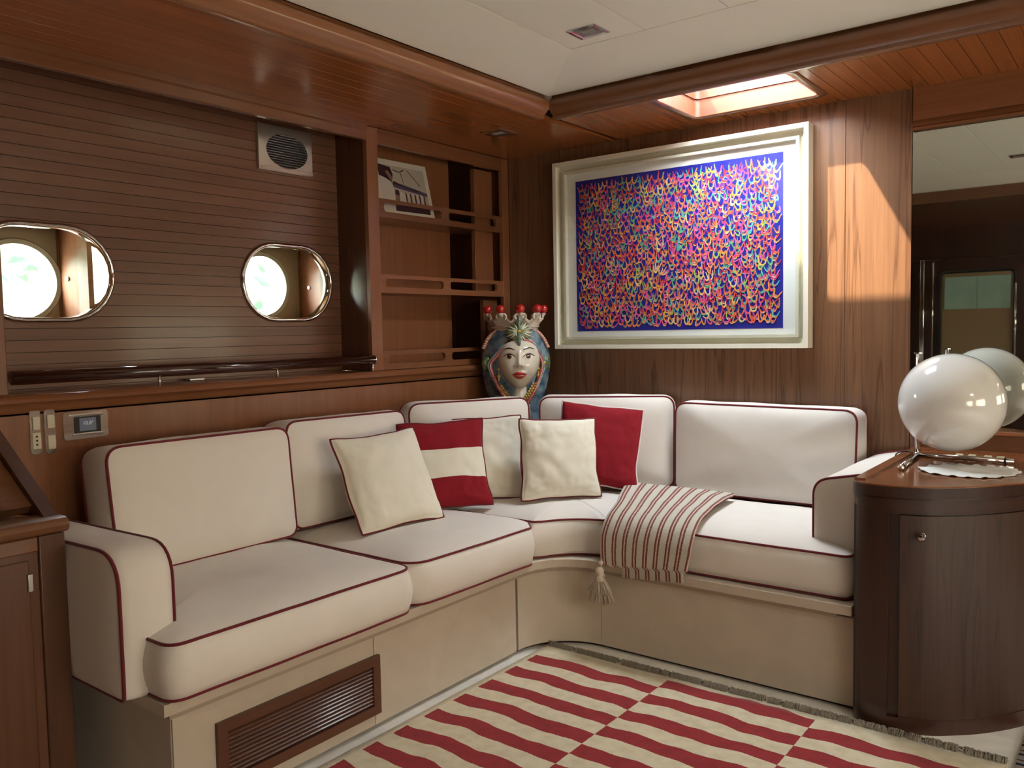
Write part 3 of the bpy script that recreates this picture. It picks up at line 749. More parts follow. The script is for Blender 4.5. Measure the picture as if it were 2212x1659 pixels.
pillow(Vector((-1.742, 2.545, .625)), -.66, .256, -.035, .302, .12, cot2, pipe_m, 'ivory throw pillow in full view just left of the all red one', 4)
pillow(Vector((-1.698, 2.755, .652)), -1.03, .300, -.124, .325, .10, red_f, wpipe_m, 'solid deep red throw pillow with pale piping', 5)

# folded striped throw
def stripes():
    m, n, l, b = nm('striped_throw'); setp(b, rough=.95, sheen=.2, spec=.1)
    uv = n.new('ShaderNodeUVMap'); sp = n.new('ShaderNodeSeparateXYZ'); l.new(uv.outputs[0], sp.inputs[0])
    nz = n.new('ShaderNodeTexNoise'); nz.inputs['Scale'].default_value = 160; nz.inputs['Detail'].default_value = 3
    l.new(uv.outputs[0], nz.inputs['Vector'])
    nf = n.new('ShaderNodeMath'); nf.operation = 'MULTIPLY_ADD'; nf.inputs[1].default_value = .10; l.new(nz.outputs[0], nf.inputs[0])
    mu = n.new('ShaderNodeMath'); mu.operation = 'MULTIPLY'; mu.inputs[1].default_value = 1/.0385; l.new(sp.outputs[0], mu.inputs[0]); l.new(mu.outputs[0], nf.inputs[2])
    fr = n.new('ShaderNodeMath'); fr.operation = 'FRACT'; l.new(nf.outputs[0], fr.inputs[0])
    r = n.new('ShaderNodeValToRGB'); r.color_ramp.interpolation = 'CONSTANT'; l.new(fr.outputs[0], r.inputs[0])
    cr_, rd, pk = (.60, .56, .47, 1), (.21, .070, .055, 1), (.66, .48, .40, 1)
    e = r.color_ramp.elements; e[0].position = 0; e[0].color = cr_; e[1].position = .26; e[1].color = rd
    for p, q in ((.42, pk), (.54, rd), (.70, cr_)): x = e.new(p); x.color = q
    l.new(r.outputs[0], b.inputs['Base Color'])
    wv = n.new('ShaderNodeTexNoise'); wv.inputs['Scale'].default_value = 1; wv.inputs['Detail'].default_value = 3
    mp = n.new('ShaderNodeMapping'); mp.inputs['Scale'].default_value = (90, 420, 1); l.new(uv.outputs[0], mp.inputs[0]); l.new(mp.outputs[0], wv.inputs['Vector'])
    bp = n.new('ShaderNodeBump'); bp.inputs['Strength'].default_value = .9; bp.inputs['Distance'].default_value = .002
    l.new(wv.outputs[0], bp.inputs['Height']); l.new(bp.outputs[0], b.inputs['Normal']); return m
thr_m = stripes()
def cat(P, n=8):
    P = [Vector(p) for p in P]; out = []
    for i in range(len(P)-1):
        p0 = P[max(0, i-1)]; p1 = P[i]; p2 = P[i+1]; p3 = P[min(len(P)-1, i+2)]
        for q in range(n):
            t = q/n; out.append(.5*((2*p1)+(p2-p0)*t+(2*p0-5*p1+4*p2-p3)*t*t+(3*p1-p0-3*p2+p3)*t**3))
    return out+[P[-1]]
Lp = [(-1.625, 2.845, .480), (-1.545, 2.66, .483), (-1.475, 2.50, .474), (-1.458, 2.425, .452), (-1.462, 2.398, .41), (-1.460, 2.390, .36), (-1.455, 2.388, .312)]
Rp = [(-1.185, 2.850, .480), (-1.165, 2.70, .486), (-1.140, 2.50, .474), (-1.130, 2.425, .453), (-1.130, 2.396, .41), (-1.136, 2.389, .37), (-1.142, 2.386, .338)]
throw = None
def layer(u0, u1, ex, off, ext, seed, parent):
    A, Bc = cat(Lp), cat(Rp)
    A.append(A[-1]+Vector((0, 0, -ext))); Bc.append(Bc[-1]+Vector((0, 0, -ext)))
    nv = len(A); nu = 44; V = []; UV = []; so = Vector((seed, 2, 3))
    C_ = []
    for j in range(nv):
        for i in range(nu+1):
            u = u0+(u1-u0)*i/nu; p = A[j].lerp(Bc[j], u); C_.append(p)
    def nrm(j, i):
        a = C_[max(0, j-1)*(nu+1)+i]; b = C_[min(nv-1, j+1)*(nu+1)+i]; c1 = C_[j*(nu+1)+max(0, i-1)]; c2 = C_[j*(nu+1)+min(nu, i+1)]
        return ((c2-c1).cross(a-b)).normalized()
    top, bot = [], []
    lens = [0]
    for j in range(1, nv): lens.append(lens[-1]+(A[j]-A[j-1]).length)
    for j in range(nv):
        for i in range(nu+1):
            p = C_[j*(nu+1)+i]; nn = nrm(j, i)
            hm = min(1, (nv-1-j)/9); w = (noise.noise(p*9+so)*.004+noise.noise(p*30+so)*.0012)*(.25+.75*hm)
            edge_ = min(i, nu-i, nv-1-j)/2.0; t = .0045*min(1, .35+edge_)
            top.append(p+nn*(off+w+t)); bot.append(p+nn*(off+w-t)); UV.append(((u0+(u1-u0)*i/nu)*.325+seed*.0, lens[j]))
    V = top+bot; m = nv*(nu+1); Fc = []; fuv = []
    def q(a, b, c, d): Fc.append((a, b, c, d)); fuv.extend([UV[k % m] for k in (a, b, c, d)])
    for j in range(nv-1):
        for i in range(nu):
            a = j*(nu+1)+i; q(a, a+nu+1, a+nu+2, a+1); q(m+a, m+a+1, m+a+nu+2, m+a+nu+1)
        a = j*(nu+1); q(a, m+a, m+a+nu+1, a+nu+1); a += nu; q(a, a+nu+1, m+a+nu+1, m+a)
    for i in range(nu):
        a = i; q(a, a+1, m+a+1, m+a); a = (nv-1)*(nu+1)+i; q(a, m+a, m+a+1, a+1)
    me = mesh(V, Fc, True, fix=False); uvl = me.uv_layers.new(name='UVMap')
    uvl.data.foreach_set('uv', [t for p in fuv for t in p])
    if parent is None: return link('striped_throw', me, thr_m, None, 'folded cream throw with red stripes and a tassel, draped over the seat front', 'blanket', base=True)
    return link('fold', me, thr_m, parent)
throw = layer(0, 1, 0, .020, 0, 1, None)
layer(.02, .985, 0, .011, .007, 2, throw)
layer(.22, .93, 0, .002, .042, 3, throw)
# tassels
def tassel(cx, cy, zt, L, w, seed):
    rnd = random.Random(seed)
    pr = [(.0001, zt), (.010, zt-.003), (.0145, zt-.012), (.0125, zt-.022), (.009, zt-.026), (.0115, zt-.030), (.018, zt-.045)]
    v0, f0 = lathevf([(r, h) for r, h in pr], (cx, cy, 0), 18)
    t = link('tassel', mesh(v0, f0, True), tassel_m, throw)
    parts = []
    for i in range(380):
        a = rnd.random()*2*PI; rr_ = math.sqrt(rnd.random()); x1 = cx+math.cos(a)*.010*rr_; y1 = cy+math.sin(a)*.009*rr_
        x2 = cx+math.cos(a)*w*rr_+rnd.gauss(0, .002); y2 = cy+math.sin(a)*w*.45*rr_; l_ = L*(1-.18*rr_)+rnd.gauss(0, .003)
        pts = [(x1, y1, zt-.028), (x1*.55+x2*.45+rnd.gauss(0, .001), y1*.5+y2*.5, zt-.028-(l_*.45)), (x2, y2, zt-.028-l_)]
        parts.append(tubevf(pts, .0010, False, 3))
    v, f, _ = joinm(parts); link('strands', mesh(v, f, True, fix=False), tassel_m, t, kind='stuff')
tassel(-1.452, 2.352, .309, .066, .048, 5)
tassel(-1.458, 2.366, .290, .086, .052, 6)
v, f = tubevf([(-1.452, 2.374, .345), (-1.452, 2.362, .325), (-1.452, 2.358, .305)], .0035, False, 7)
link('tassel_cord', mesh(v, f, True), thr_m, throw)
link('knot', ball((-1.452, 2.360, .322), .0075, 12, (1.2, 1, 1)), wpipe_m, throw)

# ==================================================================== BOOKCASE
bc = thing('bookcase', 'built-in open mahogany bookcase with three slotted fiddle rails', 'bookcase', (-2.48, 2.68, .955))
by0, by1, bz0, bz1 = 2.2372, 3.118, .956, 1.890
def bb(name, *a, m=mah_z, bev=.0015, par=None): return link(name, box(*a, bev=bev), m, par or bc)
bb('side_panel', XP-.03, XL-.020, by0, by0+.014, bz0, bz1, m=gloss_z)
bb('stile', XL-.020, XL, by0, by0+.058, bz0, bz1)
bb('stile', XL-.020, XL, by1-.048, by1, bz0, bz1)
bb('top_rail', XL-.018, XL-.0015, by0+.058, by1-.048, 1.832, bz1, m=mah_y)
bb('side_panel', -2.80, XL-.020, by1-.012, by1, bz0, bz1)
bb('back_panel', XP-.011, XP-.004, by0+.014, 2.905, bz0, bz1, m=mah_z)
bb('recess_panel', -2.82, -2.80, 2.80, by1+.03, bz0-.02, bz1+.03)
bb('recess_panel', -2.81, XP-.01, 2.885, 2.905, bz0-.02, bz1+.03)
bb('recess_panel', -2.81, XP-.0, 2.90, by1, bz1-.004, bz1+.02)
bb('recess_panel', -2.81, XP-.0, 2.90, by1, bz0-.02, bz0)
bb('inner_post', -2.462, -2.440, 2.925, 3.052, 1.262, 1.83)
bb('inner_post', -2.462, -2.440, 2.975, 3.075, .962, 1.245)
def railpoly(z0, z1):
    ya, yb = by0+.058, by1-.048; x0, x1 = XL-.016, XL-.002
    hh = (z1-z0)*.235; cz = (z0+z1)/2+.004
    sl = [((2.322+2.660)/2, cz, (2.660-2.322)/2), ((2.700+3.025)/2, cz, (3.025-2.700)/2)]
    rows = 12; P = []
    zs = sorted(set([z0, z1]+[cz-hh+2*hh*(.5-.5*math.cos(PI*k/rows)) for k in range(rows+1)]))
    def half(s, z_):
        d = abs(z_-s[1]); return 0 if d >= hh-1e-9 else (s[2]-hh)+math.sqrt(max(0, hh*hh-d*d))
    parts = []
    bounds = [(lambda z_: ya, lambda z_: sl[0][0]-half(sl[0], z_)), (lambda z_: sl[0][0]+half(sl[0], z_), lambda z_: sl[1][0]-half(sl[1], z_)), (lambda z_: sl[1][0]+half(sl[1], z_), lambda z_: yb)]
    for L, R in bounds:
        V = []; Fc = []; k = len(zs)-1
        for z_ in zs:
            for x_ in (x0, x1):
                for y_ in (L(z_), R(z_)): V.append((x_, y_, z_))
        for i in range(k):
            a = i*4; b = a+4; Fc += [(a+2, a+3, b+3, b+2), (a+1, a, b, b+1), (a, a+2, b+2, b), (a+3, a+1, b+1, b+3)]
        Fc += [(0, 1, 3, 2), (k*4, k*4+2, k*4+3, k*4+1)]; parts.append((V, Fc))
    v, f, _ = joinm(parts); return mesh(v, f, fix=False)
for z0, z1 in ((1.552, 1.625), (1.259, 1.331), (.957, 1.031)):
    link('fiddle_rail', railpoly(z0, z1), mah_y, bc)
    bb('shelf', XP-.012, XL-.017, by0+.014, by1-.012, z0, z0+.012, m=mah_y)
    if z0 > 1: bb('shelf', -2.80, XP-.012, 2.905, by1-.012, z0, z0+.012, m=mah_y)
# framed photo print leaning on the top shelf
ph_w = plain('photo_paper', (0.72, 0.69, 0.60), .35)
cols = [ph_w, plain('ph_sky', (.50, .46, .38), .3), plain('ph_dark', (.06, .03, .045), .3), plain('ph_white', (.66, .62, .58), .3), plain('ph_skin', (.28, .16, .13), .3), plain('ph_blue', (.13, .10, .20), .3)]
q00, q10, q11, q01 = Vector((-2.420, 2.330, 1.5655)), Vector((-2.420, 2.643, 1.5685)), Vector((-2.545, 2.719, 1.822)), Vector((-2.545, 2.406, 1.819))
def qp(u, v, h=0):
    p = q00*(1-u)*(1-v)+q10*u*(1-v)+q11*u*v+q01*(1-u)*v
    nn = (q10-q00).cross(q01-q00).normalized(); return p+nn*h
V = [qp(u, v, h) for h in (0, -.003) for u, v in ((0, 0), (1, 0), (1, 1), (0, 1))]
pho = link('photo_print', mesh(V, [(0, 1, 2, 3), (7, 6, 5, 4), (0, 4, 5, 1), (1, 5, 6, 2), (2, 6, 7, 3), (3, 7, 4, 0)]), ph_w, None, 'white bordered photo print leaning on the top shelf of the bookcase', 'photo', base=True)
def pic(poly, mi, h): return [qp(.07+.86*u, .10+.80*v, h) for u, v in poly], [tuple(range(len(poly)))], mi
pp = [pic([(0, 0), (1, 0), (1, 1), (0, 1)], 1, .0004), pic([(0, 0), (1, 0), (1, .16), (.5, .20), (0, .14)], 2, .0006),
      pic([(.25, .52), (1, .40), (1, .48), (.5, .60), (.27, .64)], 5, .0006), pic([(.27, .60), (.75, .48), (.9, .50), (.5, .56), (.3, .66)], 2, .0007),
      pic([(0, 0), (.24, 0), (.27, .3), (.27, .55), (.16, .72), (0, .78)], 3, .0008), pic([(0, .74), (.12, .70), (.25, .62), (.30, .80), (.26, .96), (0, 1)], 2, .0009), pic([(.14, .84), (.22, .68), (.25, .60), (.27, .74), (.20, .88)], 4, .0010),
      pic([(.36, .14), (.50, .16), (.52, .38), (.42, .44), (.34, .36)], 3, .0008), pic([(.26, .10), (.36, .12), (.37, .34), (.30, .36)], 4, .0009), pic([(.28, .36), (.38, .34), (.37, .46), (.30, .47)], 2, .0010),
      pic([(.30, .90), (.44, .86), (.56, .93), (.55, .95), (.44, .885), (.30, .92)], 2, .0008), pic([(.47, .86), (.485, .86), (.51, .60), (.50, .60)], 2, .0008), pic([(.62, .95), (.64, .95), (.88, .62), (.86, .62)], 2, .0008)]
rnd = random.Random(4)
for i in range(9):
    x_ = .50+.05*i; pp.append(pic([(x_, .18), (x_+.028, .17), (x_+.03, .40), (x_+.004, .43)], 3 if i % 2 else 2, .0009))
v, f, mi = joinm(pp); link('picture', mesh(v, f, False, mi, fix=False), cols, pho)

# handrail along the ledge, with chrome posts
hr = thing('handrail', 'dark polished round rail on short chrome posts above the ledge', 'rail', (XL+.012, 1.6, .955))
link('rail', tube([(XL+.006, .945, 1.000), (XL+.006, 2.235, 1.000)], .0185, k=20), rail_m, hr)
link('end_cap', tube([(XL+.006, 2.2352, 1.000), (XL+.006, 2.240, 1.000)], .0188, k=20), chrome, hr)
for y_ in (1.354, 1.783, 2.224): link('post', tube([(XL+.014, y_, .955), (XL+.014, y_, .986)], .0042, k=10), chrome, hr)
link('hook', box(-2.552, -2.53, 1.545, 1.60, .9555, .963, bev=.002), brushed, None, 'tiny steel latch lying on the ledge behind the rail', 'latch', base=True)

# vent plate on the planked wall
vt = thing('vent', 'square brushed steel vent with round louvre on the planked wall', 'vent', (XP, 1.99, 1.70))
vy0, vy1, vz0, vz1 = 1.868, 2.108, 1.698, 1.862
cy_, cz_, ra, rb = 1.994, 1.776, .093, .0625
m = 48; circ = [(cy_+ra*math.cos(2*PI*i/m), cz_+rb*math.sin(2*PI*i/m)) for i in range(m)]; sq = []
for p in circ:
    d = Vector((p[0]-cy_, p[1]-cz_)); t = min([(lim-b_)/dd for lim, b_, dd in ((vy1, cy_, d.x), (vy0, cy_, d.x), (vz1, cz_, d.y), (vz0, cz_, d.y)) if abs(dd) > 1e-6 and (lim-b_)/dd > 0]); sq.append((cy_+d.x*t, cz_+d.y*t))
for cs in ((vy0, vz0), (vy1, vz0), (vy1, vz1), (vy0, vz1)):
    k_ = min(range(m), key=lambda i: (sq[i][0]-cs[0])**2+(sq[i][1]-cs[1])**2); sq[k_] = cs
V = []
for x_ in (XP+.014, XP+.001): V += [(x_, *p) for p in circ]+[(x_, *p) for p in sq]
Fc = []
for i in range(m):
    j = (i+1) % m; Fc += [(i, j, m+j, m+i), (2*m+i, 3*m+i, 3*m+j, 2*m+j), (i, 2*m+i, 2*m+j, j), (m+i, m+j, 3*m+j, 3*m+i)]
link('plate', mesh(V, Fc), brushed, vt)
link('backing', box(XP+.001, XP+.003, cy_-ra, cy_+ra, cz_-rb, cz_+rb), black, vt)
link('lower_lip', box(XP+.014, XP+.0165, vy0+.01, vy1, vz0+.002, vz0+.014, bev=.001), brushed, vt)
for i in range(14):
    z_ = cz_-rb+2*rb*(i+.5)/14; hw_ = ra*math.sqrt(max(0, 1-((z_-cz_)/rb)**2))
    if hw_ > .01: link('slat', extrm([(XP+.004, z_+.0022), (XP+.012, z_-.0028), (XP+.013, z_-.0014), (XP+.005, z_+.0036)], 'Y', cy_-hw_, cy_+hw_), brushed, vt)

# switch plates and thermostat on the wainscot
def pill(y0, y1, z0, z1, x0, x1):
    v, f = extr(rpoly([(y0, z0), (y1, z0), (y1, z1), (y0, z1)], (y1-y0)/2*.98, 7, .05), 'X', x0, x1); return mesh(v, f)
def switch(y0, y1, z0, z1, label, rock, outlet=None):
    s = thing('switch_plate', label, 'switch', (XL, (y0+y1)/2, z0))
    link('plate', pill(y0, y1, z0, z1, XL, XL+.006), satin, s)
    for a, b in rock: link('rocker', box(XL+.006, XL+.011, y0+.006, y1-.003, a, b, bev=.0015), ivory, s)
    if outlet:
        link('socket', box(XL+.006, XL+.0085, y0+.005, y1-.002, *outlet, bev=.001), ivory, s)
        for k_ in range(3): link('hole', lathe([(.0001, 0), (.0028, 0), (.0028, .001), (.0001, .001)], (XL+.0085, (y0+y1)/2+.001, outlet[0]+.012+.011*k_), 12, 'X'), black, s)
switch(.984, 1.012, .792, .914, 'left chrome switch plate with one rocker over a three hole socket', [(.858, .894)], (.806, .850))
switch(1.021, 1.050, .789, .913, 'right chrome switch plate with two ivory rockers', [(.860, .896), (.802, .840)])
th = thing('thermostat', 'chrome framed digital thermostat on the wainscot by the switches', 'thermostat', (XL, 1.132, .82))
v, f = extr(rpoly([(1.070, .820), (1.194, .822), (1.194, .898), (1.070, .898)], .010, 5, .05), 'X', XL, XL+.009); link('plate', mesh(v, f), satin, th)
link('chrome_bar', box(XL+.009, XL+.013, 1.086, 1.180, .884, .891, bev=.002), satin, th)
link('chrome_bar', box(XL+.009, XL+.013, 1.092, 1.176, .830, .837, bev=.002), satin, th)
link('bezel', box(XL+.009, XL+.0115, 1.098, 1.172, .838, .883, bev=.001), black, th)
link('screen', box(XL+.0115, XL+.0125, 1.112, 1.158, .843, .879), screen_m, th)
def text(s, size, M, mat, parent, name='lettering'):
    cu = bpy.data.curves.new('t', 'FONT'); cu.body = s; cu.size = size; cu.extrude = .0002; cu.align_x = 'CENTER'; cu.align_y = 'CENTER'
    to = bpy.data.objects.new('t', cu); COL.objects.link(to); bpy.context.view_layer.update()
    me = bpy.data.meshes.new_from_object(to.evaluated_get(bpy.context.evaluated_depsgraph_get())); bpy.data.objects.remove(to)
    me.materials.clear(); me.transform(M); return link(name, me, mat, parent)
text('10.8°', .014, frameT(Vector((XL+.0128, 1.136, .864)), Y, Z, X), digit_m, th, 'digits')

# ==================================================================== PICTURE
pc = thing('framed_picture', 'large white box frame around a blue print of colourful strokes', 'picture', (-1.55, YB-.02, 1.01))
fx0, fx1, fz0, fz1 = -2.108, -.997, 1.018, 1.826
def rframe(x0, x1, z0, z1, w, ya, yb):
    parts = []
    for A in ([(x0, z0), (x1, z0), (x1-w, z0+w), (x0+w, z0+w)], [(x1, z0), (x1, z1), (x1-w, z1-w), (x1-w, z0+w)], [(x1, z1), (x0, z1), (x0+w, z1-w), (x1-w, z1-w)], [(x0, z1), (x0, z0), (x0+w, z0+w), (x0+w, z1-w)]): parts.append(extr(A, 'Y', ya, yb))
    v, f, _ = joinm(parts); return mesh(v, f)
link('outer_frame', rframe(fx0, fx1, fz0, fz1, .017, 3.062, 3.117), frame_m, pc)
def slopeframe(x0, x1, z0, z1, w, ya, yb):
    V = [(x, ya, z_) for x, z_ in ((x0, z0), (x1, z0), (x1, z1), (x0, z1))]+[(x, yb, z_) for x, z_ in ((x0+w, z0+w), (x1-w, z0+w), (x1-w, z1-w), (x0+w, z1-w))]
    return mesh(V, [(0, 1, 5, 4), (1, 2, 6, 5), (2, 3, 7, 6), (3, 0, 4, 7)])
link('spacer', slopeframe(fx0+.017, fx1-.017, fz0+.017, fz1-.017, .024, 3.096, 3.104), frame_m, pc)
link('inner_frame', rframe(fx0+.040, fx1-.040, fz0+.040, fz1-.040, .011, 3.080, 3.110), frame_m, pc)
link('mat_board', box(fx0+.045, fx1-.045, 3.1005, 3.104, fz0+.045, fz1-.045), mat_m, pc)
px0, px1, pz0, pz1 = -2.012, -1.101, 1.093, 1.741
pr_o = link('print', box(px0, px1, 3.0995, 3.1003, pz0, pz1), blue_m, pc)
link('glass', box(fx0+.018, fx1-.018, 3.0735, 3.0755, fz0+.018, fz1-.018), picgl_m, pc)
rnd = random.Random(11)
pal = [(.80, .06, .10), (.85, .12, .05), (.90, .30, .06), (.90, .50, .10), (.85, .10, .30), (.75, .08, .42), (.10, .45, .22), (.35, .55, .12), (.85, .62, .30), (.55, .03, .06), (.10, .50, .48), (.80, .55, .55), (.62, .20, .06)]
pmats = [plain('print_ink_%d' % i, c, .6) for i, c in enumerate(pal)]
parts = []
def ribbon(pts, w0, w1, y_, mi_):
    V = []; n = len(pts)
    for i, p in enumerate(pts):
        a = pts[max(0, i-1)]; b = pts[min(n-1, i+1)]; t = Vector((b[0]-a[0], b[1]-a[1])).normalized(); w = w0+(w1-w0)*math.sin(PI*i/(n-1)); nn = Vector((-t.y, t.x))*w/2
        V += [(p[0]+nn.x, y_, p[1]+nn.y), (p[0]-nn.x, y_, p[1]-nn.y)]
    parts.append((V, [(2*i, 2*i+2, 2*i+3, 2*i+1) for i in range(n-1)], mi_))
nxm, nzm = 37, 31; k = 0
for r_i in range(nzm):
    for c_i in range(nxm):
        cx = px0+.020+(px1-px0-.040)*(c_i+.5+rnd.uniform(-.32, .32)+(.25 if r_i % 2 else -.25))/nxm
        cz = pz1-.022-(pz1-pz0-.046)*(r_i+.5+rnd.uniform(-.3, .3))/nzm
        a = rnd.gauss(0, .32); s = rnd.uniform(.80, 1.25)*.0135; ca, sa = math.cos(a), math.sin(a); y_ = 3.0994-.0000025*k; k += 1
        wl_, hl = s*rnd.uniform(.6, .95), s*rnd.uniform(.9, 1.25)
        c1, c2 = rnd.choice([0, 0, 1, 1, 2, 2, 3, 4, 4, 5, 6, 7, 8, 9, 9, 10, 12, 12]), rnd.choice([8, 3, 11, 7, 10, 4, 0, 6, 12])
        def tr(u, v): return (cx+ca*u-sa*v, cz+sa*u+ca*v)
        fl_ = rnd.uniform(0, .35)
        U_ = [tr(-wl_*(1+fl_), hl), tr(-wl_*.95, hl*.2), tr(-wl_*.8, -hl*.4), tr(-wl_*.35, -hl*.72), tr(wl_*.35, -hl*.72), tr(wl_*.8, -hl*.4), tr(wl_*.95, hl*.2), tr(wl_*(1+fl_), hl)]
        ribbon(U_, .0032, .0058, y_, c1)
        ribbon([tr(-wl_*.75, -hl*.80), tr(-wl_*.3, -hl*1.0), tr(wl_*.3, -hl*1.0), tr(wl_*.75, -hl*.80)], .0014, .004, y_-.000001, c2)
        if rnd.random() < .45: ribbon([tr(-wl_*.55, -hl*.30), tr(0, -hl*.42), tr(wl_*.55, -hl*.30)], .0008, .0024, y_-.000001, rnd.choice([8, 11, 3, 10]))
v, f, mi = joinm(parts); link('brush_strokes', mesh(v, f, False, mi, fix=False), pmats, pr_o, kind='stuff')

# ==================================================================== CORNER CABINET
cab = thing('corner_cabinet', 'dark mahogany bow-fronted cabinet at right with one curved door', 'cabinet', (-.45, 2.75, 0))
FR = [(-.651, 2.398), (-.635, 2.374), (-.60, 2.362), (-.54, 2.361), (-.46, 2.386), (-.40, 2.429), (-.334, 2.492), (-.258, 2.597), (-.205, 2.72), (-.180, 2.86), (-.172, 3.0), (-.17, 3.112)]
def extrm2(poly, ax, a, b): return extrm(poly, ax, a, b, True)
FRs = [Vector((p.x, p.y)) for p in cat([(a, b, 0) for a, b in FR], 5)]
FRs = FRs[4:]
def offp(P, d):
    out = []
    for i in range(len(P)):
        a = P[max(0, i-1)]; b = P[min(len(P)-1, i+1)]; t = (b-a).normalized(); out.append((P[i].x+t.y*d, P[i].y-t.x*d))
    return out
def body(d, z0, z1, left=-.651): return extrm2([(left, 3.112)]+[(left, 2.398)]+[(max(p[0], left), p[1]) for p in offp(FRs, d)]+[(-.17+d, 3.112)], 'Z', z0, z1)
link('carcass', body(-.012, 0, .640), dark_z, cab)
link('plinth', body(.0, 0, .034), dark_z, cab)
link('apron', body(.0, .606, .640), dark_z, cab)
link('moulding', body(.004, .628, .636, -.653), dark_z, cab)
link('top', body(.006, .640, .668, -.654), dark_z, cab)
link('top_surface', body(.0035, .668, .672, -.652), top_m, cab)
link('top_rim', extrm([(-.652, 2.400), (-.622, 2.400), (-.622, 3.085), (-.652, 3.085)], 'Z', .672, .677), top_m, cab)
link('top_rim', extrm([(-.622, 3.072), (-.18, 3.072), (-.18, 3.110), (-.652, 3.110), (-.652, 3.085), (-.622, 3.085)], 'Z', .672, .677), top_m, cab)
v, f, _ = joinm([extr([(-.618, 2.44), (-.615, 2.44), (-.615, 3.066), (-.618, 3.066)], 'Z', .6718, .6728)])
link('inlay_line', mesh(v, f), dark_z, cab)
def strip(P, d0, d1, z0, z1, smooth=True):
    A, Bp = offp(P, d0), offp(P, d1); n = len(P); V = [(*p, z_) for z_ in (z0, z1) for p in A]+[(*p, z_) for z_ in (z0, z1) for p in Bp]; Fc = []
    for i in range(n-1): Fc += [(2*n+i, 2*n+i+1, 3*n+i+1, 3*n+i), (i, n+i, n+i+1, i+1), (n+i, 3*n+i, 3*n+i+1, n+i+1), (i, i+1, 2*n+i+1, 2*n+i)]
    Fc += [(0, 2*n, 3*n, n), (n-1, 2*n-1, 4*n-1, 3*n-1)]; me = mesh(V, Fc, smooth); sharpen(me, 40); return me
ld = [p for p in FRs if p.x < -.545]; link('stile', strip(ld, -.013, 0, .034, .606), dark_z, cab)
rd_ = [p for p in FRs if p.x > -.20]; link('stile', strip(rd_, -.013, 0, .034, .606), dark_z, cab)
dr = [p for p in FRs if -.545 <= p.x <= -.20]
for z0, z1 in ((.034, .040), (.596, .606)): link('rail', strip([p for p in FRs if -.56 <= p.x <= -.19], -.013, 0, z0, z1), dark_z, cab)
door_o = link('door', strip(dr[1:], -.012, -.002, .044, .592), cab_m, cab)
link('door_bead', strip(dr[1:], -.012, .001, .040, .044), dark_z, door_o)
link('knob', lathe([(.0001, .024), (.007, .023), (.0105, .018), (.0105, .012), (.005, .008), (.0045, 0), (.008, -.002)], (-.473, 2.381-.002, .540), 24, 'Y'), chrome, door_o)
# switches let into the table top
for i, x_ in enumerate((-.484, -.448, -.404, -.370)):
    s = thing('table_switch', ['leftmost of four small ivory square switches on the cabinet top', 'second of four small ivory square switches on the cabinet top', 'third of four small ivory square switches on the cabinet top', 'rightmost of four small ivory square switches on the cabinet top'][i], 'switch', (x_, 2.965, .672), 'ivory switches on the cabinet top')
    link('bezel', box(x_-.014, x_+.014, 2.951, 2.979, .672, .674, bev=.0005), brushed, s)
    link('button', box(x_-.011, x_+.009, 2.953, 2.977, .674, .682, bev=.001), ivory, s)
# paper doily
pts = [(-.545, 2.665), (-.515, 2.745), (-.462, 2.790), (-.400, 2.800), (-.345, 2.795), (-.305, 2.765), (-.292, 2.695), (-.330, 2.612), (-.385, 2.575), (-.440, 2.573), (-.505, 2.598)]
P2 = [Vector((p.x, p.y)) for p in cat([(a, b, 0) for a, b in pts+[pts[0]]], 8)][:-1]; cc = Vector((-.42, 2.685)); V = [(cc.x, cc.y, .684)]; Fc = []; n = len(P2); R_ = 9
for r in range(1, R_+1):
    for i, p in enumerate(P2):
        t = r/R_; w = 1+.035*math.sin(i*1.15)*t*t; q = cc+(p-cc)*t*w
        V.append((q.x, q.y, .6735+.010*(1-t*t)*(.5+noise.noise(Vector((q.x*22, q.y*22, 1))))+.004*max(0, math.sin(i*1.15+1))*t**3))
for i in range(n): Fc.append((0, 1+i, 1+(i+1) % n))
for r in range(R_-1):
    for i in range(n): a = 1+r*n; Fc.append((a+i, a+n+i, a+n+(i+1) % n, a+(i+1) % n))
me = mesh(V, Fc, True)
bm = bmesh.new(); bm.from_mesh(me); bmesh.ops.solidify(bm, geom=bm.faces[:], thickness=-.0012); bm.to_mesh(me); bm.free()
link('doily', me, plain('doily_paper', (.78, .78, .76), .8), None, 'scalloped white paper doily on the cabinet top before the lamp', 'doily', base=True)

# globe lamp
lp = thing('globe_lamp', 'large white opal globe lamp on a thin chrome stand', 'lamp', (-.59, 2.88, .6728))
link('stem', tube([(-.594, 2.890, .682), (-.594, 2.890, 1.004)], .0068, k=16), chrome, lp)
link('finial', lathe([(.0001, 0), (.0125, 0), (.0125, .0045), (.0001, .0045)], (-.594, 2.890, 1.004), 24), chrome, lp)
long_e, short_e = Vector((-.325, 2.885, .6815)), Vector((-.577, 2.600, .6815)); c0 = Vector((-.594, 2.890, .6815))
link('base_bar', tube([c0, long_e], .0080, k=16), chrome, lp); link('base_bar', tube([c0, short_e], .0080, k=16), chrome, lp)
link('joint', ball(c0, .0115, 16), chrome, lp)
for e_, s_v in ((long_e, c0), (short_e, c0)):
    d = (e_-s_v).normalized(); p = e_-d*.022
    link('rubber_ring', tube([p-d*.002, p+d*.002], .0092, k=16), black, lp)
link('end_cap', tube([short_e, short_e+(short_e-c0).normalized()*.003], .0092, k=20), brushed, lp)
link('globe', ball((-.480, 2.790, .861), .1475, 64), opal, lp)
link('neck', tube([(-.594, 2.890, .861), (-.572, 2.870, .861)], .012, k=16), chrome, lp)
